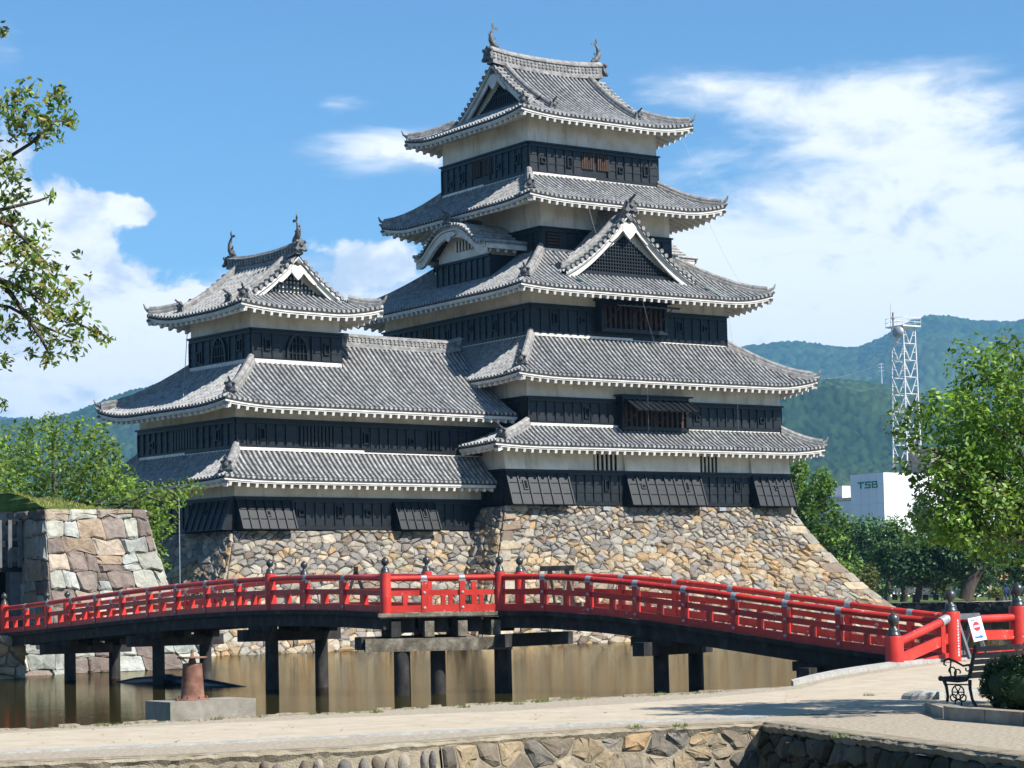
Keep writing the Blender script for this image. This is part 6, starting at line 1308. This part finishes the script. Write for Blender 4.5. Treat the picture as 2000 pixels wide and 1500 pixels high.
for k in range(12):
    a = [(-1.5+1.0*(k % 3), -1.5), (1.5, -1.5+1.0*(k % 3)), (1.5-1.0*(k % 3), 1.5), (-1.5, 1.5-1.0*(k % 3))][k//3]; m = MB(); m.tube([Vector((b0.x+a[0], b0.y+a[1], t0_.z+.1)), Vector((b0.x+a[0], b0.y+a[1], t0_.z+1.1))], .03, 4); m.build('railing', M_LATT, pf)
m = MB()
for z in (.6, 1.1):
    for k in range(4): m.tube([Vector((b0.x+q4[k][0]*1.5, b0.y+q4[k][1]*1.5, t0_.z+z)), Vector((b0.x+q4[(k+1) % 4][0]*1.5, b0.y+q4[(k+1) % 4][1]*1.5, t0_.z+z))], .03, 4)
m.build('railing', M_LATT, pf)
dsh = Vector((b0.x, b0.y, t0_.z-.75))-RGT*.9-FWD*1.7; m = MB(); m.lathe(dsh, [(.35, -.3), (.72, 0), (.74, .12), (.45, .32), (.1, .4)], 18, (-RGT*.5-FWD*.8)); m.build('dish_antenna', M_CAPM, lt_)
m = MB(); pz = Vector((b0.x, b0.y, t0_.z))-RGT*1.2; m.tube([pz, pz+ZUP*1.9], .12, 6); m.tube([pz-RGT*.3, pz-RGT*.3+ZUP*3.0], .03, 4); m.ball(pz+ZUP*1.2, .25, 6, 4); m.build('antenna_cluster', M_CONC, lt_)
oh = empty('orange_roofed_house', at(1940, 1165, 215), 'small pale house with an orange roof among trees at the far right', 'house')
ho = at(1895, 1172, 215); m = MB(); m.box(ho.x, ho.x+8, ho.y, ho.y+7, 1.2, 2.75); m.build('wall', pm('pink_wall', [(.4, (.62, .52, .45)), (.6, (.68, .58, .50))], .5, 3, .9), oh)
m = MB(); m.prism([(ho.x-.4, ho.y-.5, 2.75), (ho.x-.4, ho.y+7.5, 2.75), (ho.x-.4, ho.y+3.5, 4.6)], (8.8, 0, 0)); m.build('roof', pm('orange_roof', [(.4, (.42, .16, .07)), (.6, (.5, .2, .09))], 3, 4, .8), oh)
for k in range(2): m = MB(); m.box(ho.x+4.2+k*1.6, ho.x+5.4+k*1.6, ho.y-.06, ho.y, 1.3, 2.55); m.build('door', M_GLASS, oh)
wbk = empty('pale_building', at(10, 1100, 230), 'pale building glimpsed through the tree at the far left', 'building'); q = at(-60, 1150, 230); m = MB(); m.box(q.x-9, q.x+3.2, q.y, q.y+9, 1.2, at(10, 848, 230).z); m.build('wall', M_WHITE, wbk)
for k in range(3):
    for j in range(3): m = MB(); m.box(q.x-6+k*3, q.x-4.6+k*3, q.y-.05, q.y, 8+j*3, 9.4+j*3); m.build('window', M_GLASS, wbk)
lq = [at(x, 1172, d) for x, d in ((1560, 158), (2300, 150), (2300, 210), (1560, 215))]; m = MB(); m.add([Vector((p.x, p.y, 1.212)) for p in lq], [(0, 1, 2, 3)]); m.build('lawn', M_GRASS, None, 'structure', org=(0, 0, 0))
# row of park benches on the far lawn
for k in range(6):
    c = at(1738+k*20, 1172, 163); root = empty('far_bench', c, 'dark plank bench on the far lawn, %s in its row' % ('leftmost', 'second from left', 'third from left', 'third from right', 'second from right', 'rightmost')[k], 'bench', 'benches on the far lawn')
    m = MB(); m.bar(c+ZUP*.42-RGT*.36, c+ZUP*.42+RGT*.36, .4, .06); m.build('seat', M_GREYP, root); m = MB(); m.bar(c+ZUP*.70-RGT*.36+FWD*.2, c+ZUP*.70+RGT*.36+FWD*.2, .05, .34); m.build('backrest', M_GREYP, root)
    for q in (-.3, .3): m = MB(); m.bar(c+RGT*q, c+RGT*q+ZUP*.42, .06, .3); m.build('leg', M_IRON, root)
c = at(1918, 1172, 158); root = empty('lawn_rail', c, 'low grey rail on posts on the far lawn right of the tree trunk', 'fence')
m = MB(); m.bar(c+ZUP*.62-RGT*.75, c+ZUP*.62+RGT*.55, .1, .1); m.build('rail', M_CAPM, root)
for q in (-.7, .5): m = MB(); m.bar(c+RGT*q, c+RGT*q+ZUP*.6, .1, .1); m.build('post', M_CAPM, root)
# people resting on the far bank
def seated(base, lean, cols, label, grp):
    root = empty('person', base, label, 'person', grp)
    V = [(0, 0, .45), (0, -.02, .68), (0, -.03, .90), (0, -.02, 1.0), (.09, .02, .45), (.11, .42, .46), (.11, .44, .05), (-.09, .02, .45), (-.11, .42, .44), (-.11, .46, .05), (.18, -.02, .88), (.22, .1, .66), (.14, .3, .6), (-.18, -.02, .88), (-.22, .1, .66), (-.14, .3, .6), (0, .0, 1.12), (0, .01, 1.22)]
    E = [(0, 1), (1, 2), (2, 3), (0, 4), (4, 5), (5, 6), (0, 7), (7, 8), (8, 9), (2, 10), (10, 11), (11, 12), (2, 13), (13, 14), (14, 15), (3, 16), (16, 17)]
    RAD = [.15, .14, .14, .06, .09, .08, .05, .09, .08, .05, .07, .05, .035, .07, .05, .035, .10, .09]
    me = bpy.data.meshes.new('body'); d = -FWD; s = RGT; me.from_pydata([tuple(s*x+d*y+ZUP*z) for x, y, z in V], E, []); sk = me.skin_vertices or None
    o = link_mesh('body', me, Matrix.Translation(base), root); md = o.modifiers.new('skin', 'SKIN'); 
    if not me.skin_vertices: bpy.context.view_layer.update()
    for i, r in enumerate(RAD):
        if me.skin_vertices: me.skin_vertices[0].data[i].radius = (r, r)
    if me.skin_vertices: me.skin_vertices[0].data[0].use_root = True
    o.modifiers.new('sub', 'SUBSURF').levels = 1; me.materials.append(cols)
    return root, s, d
M_NAVY = pm('navy_cloth', [(.4, (.015, .025, .07)), (.6, (.025, .04, .11))], 8, 3, .9); M_BLKC = pm('black_cloth', [(.4, (.012, .012, .013)), (.6, (.02, .02, .02))], 8, 3, .9)
fb = at(1966, 1174, 150); seated(fb-ZUP*.05, 0, M_NAVY, 'person in dark navy clothes sitting on the far bank, nearer the black bag', None)
seated(at(1981, 1173, 150)-ZUP*.05, 0, M_BLKC, 'person in black clothes sitting beside another on the far bank', None)
for q in (1966, 1981): pass
m = MB(); c = at(1952, 1178, 149); m.box(c.x-.18, c.x+.18, c.y-.18, c.y+.18, c.z-.05, c.z+.38); bg_ = m.build('black_bag', M_BLKC, None, label='square black bag standing on the far bank beside the seated people', cat='bag'); m = MB(); m.tube([c+ZUP*.36-RGT*.1, c+ZUP*.5, c+ZUP*.36+RGT*.1], .015, 5); m.build('handle', M_BLKC, bg_)

# ------------------------------------------------------------------ wooded hills
def worley(x, y, seed):
    ix, iy = np.floor(x), np.floor(y); best = np.full(x.shape, 9.0); bid = np.zeros(x.shape)
    for dx in (-1, 0, 1):
        for dy in (-1, 0, 1):
            cx, cy = ix+dx, iy+dy; h = np.sin(cx*127.1+cy*311.7+seed)*43758.5453; h1 = h-np.floor(h); h = np.sin(cx*269.5+cy*183.3+seed)*43758.5453; h2 = h-np.floor(h)
            d = (x-cx-h1)**2+(y-cy-h2)**2; m_ = d < best; best = np.where(m_, d, best); bid = np.where(m_, h1*.5+h2*.5, bid)
    return np.sqrt(best), bid
def vnoise(x, y, seed):
    ix, iy = np.floor(x), np.floor(y); fx, fy = x-ix, y-iy; fx = fx*fx*(3-2*fx); fy = fy*fy*(3-2*fy)
    def hh(a, b): h = np.sin(a*127.1+b*311.7+seed)*43758.5453; return h-np.floor(h)
    return (hh(ix, iy)*(1-fx)+hh(ix+1, iy)*fx)*(1-fy)+(hh(ix, iy+1)*(1-fx)+hh(ix+1, iy+1)*fx)*fy
M_FOREST = pm('forest_canopy', [(.3, (.7, .7, .7)), (.7, (1.2, 1.2, 1.2))], .012, 4, .95, .1, attr=True)
def hill(name, sky, d0, d1, seed, cell, base_col, px0, px1, n=300, m_=230, gully=.25):
    """hillside from distance d0 up to a ridge at d1 whose skyline runs through the given picture points"""
    X = np.linspace(px0, px1, n); SY = np.interp(X, [p[0] for p in sky], [p[1] for p in sky]); V = np.zeros((n, m_, 3)); T_ = np.linspace(0, 1.12, m_)
    ca = np.array([tuple((lambda r: Vector((r.x, r.y, 0)).normalized())(ray(x, 1150))) for x in X]); hr = np.array([(lambda a: (CAM_POS.z+(a.z-CAM_POS.z)))(at(x, y, d1)) for x, y in zip(X, SY)])
    D = d0+(d1-d0)*T_[None, :]; px = CAM_POS.x+ca[:, None, 0]*D; py = CAM_POS.y+ca[:, None, 1]*D
    prof = np.where(T_ <= 1, np.sin(np.clip(T_, 0, 1)*math.pi/2)**1.15, 1-(T_-1)*1.6)[None, :]; s = cell*22
    gl = (vnoise(px/s, py/s, seed)-.5)*.6+(vnoise(px/s*2.3, py/s*2.3, seed+3)-.5)*.3; env = np.sin(np.clip(T_, 0, 1)*math.pi)[None, :]
    z = 1.0+hr[:, None]*(prof+gl*gully*env); dd, bid = worley(px/cell, py/cell, seed); z = z+((1-dd)*cell*1.0-cell*.75)*np.clip(T_*6, 0, 1)[None, :]
    V[:, :, 0], V[:, :, 1], V[:, :, 2] = px, py, z; I = np.arange(n*m_).reshape(n, m_); F = np.stack([I[:-1, :-1], I[1:, :-1], I[1:, 1:], I[:-1, 1:]], -1).reshape(-1, 4)
    tn = vnoise(px/s*1.4, py/s*1.4, seed+9); k = .40+.95*bid+.5*(tn-.5); C = np.array(base_col)[None, None, :]*k[:, :, None]; C[:, :, 0] *= 1+.5*(tn-.5); C = C[:-1, :-1].reshape(-1, 3)
    o = link_mesh(name, np_mesh(name, V.reshape(-1, 3), F, M_FOREST, C, False), I4); o['kind'] = 'structure'; return o
hill('hill', [(500, 1000), (800, 880), (1100, 780), (1300, 715), (1420, 698), (1480, 690), (1560, 691), (1650, 699), (1690, 697), (1730, 680), (1790, 652), (1830, 646), (1870, 650), (1920, 659), (2000, 662), (2200, 640), (2500, 720), (2700, 900)], 3300, 5200, 5, 15, (.034, .062, .020), 500, 2700, 520)
hill('hill', [(800, 1080), (1050, 930), (1300, 810), (1450, 770), (1560, 760), (1650, 757), (1720, 763), (1790, 778), (1850, 800), (1920, 835), (2000, 870), (2200, 950), (2450, 1080)], 1500, 2600, 11, 8.5, (.026, .050, .017), 800, 2450, 460)
hill('hill', [(1800, 930), (1880, 800), (1950, 760), (2000, 740), (2100, 700), (2300, 720), (2600, 900)], 2600, 3900, 17, 12, (.028, .052, .018), 1780, 2620, 280, 160)
hill('hill', [(-500, 760), (-150, 840), (0, 848), (70, 842), (150, 828), (200, 812), (250, 795), (310, 775), (400, 755), (500, 750), (700, 790), (1000, 900), (1200, 1050)], 2300, 3800, 23, 12, (.030, .055, .019), -600, 1200, 460)
hill('hill', [(-500, 815), (0, 824), (60, 826), (120, 832), (200, 850)], 5000, 7000, 29, 22, (.032, .056, .02), -450, 250, 120, 90)
# pylon and power line on the hillside
pyb = at(1722, 742, 2450); py = empty('power_pylon', pyb, 'faint white power pylon with cables on the wooded hillside', 'pylon'); m = MB(); m.tube([pyb-ZUP*8, pyb+ZUP*19], [1.2, .5], 4); m.build('mast', M_LATT, py)
m = MB()
for z in (10, 14, 17.5): m.bar(pyb+ZUP*z-RGT*3, pyb+ZUP*z+RGT*3, .5, .5)
m.build('cross_arm', M_LATT, py)
for k, z in enumerate((10, 14, 17.5)):
    a = pyb+ZUP*z; e = at(1560, 745+k*2-8, 2500); m = MB(); m.tube([a.lerp(e, t)-ZUP*12*math.sin(math.pi*t)*.5 for t in (0, .2, .4, .6, .8, 1)], .17, 4); m.build('cable', M_LATT, py)
# ------------------------------------------------------------------ air
hz = MB(); hz.box(-9300, 9300, -9300, 9300, -6, 640); M_HAZE = bpy.data.materials.new('haze_air'); M_HAZE.use_nodes = True; nt = M_HAZE.node_tree; nt.nodes.remove(nt.nodes['Principled BSDF'])
pv = nt.nodes.new('ShaderNodeVolumePrincipled'); pv.inputs['Color'].default_value = (.22, .58, 1.0, 1); pv.inputs['Density'].default_value = 1.1e-4; pv.inputs['Anisotropy'].default_value = .1; nt.links.new(pv.outputs[0], nt.nodes['Material Output'].inputs['Volume'])
ho_ = hz.build('haze', M_HAZE, None, 'stuff', label='thin bluish summer air over the whole valley', cat='haze', org=(0, 0, 0))
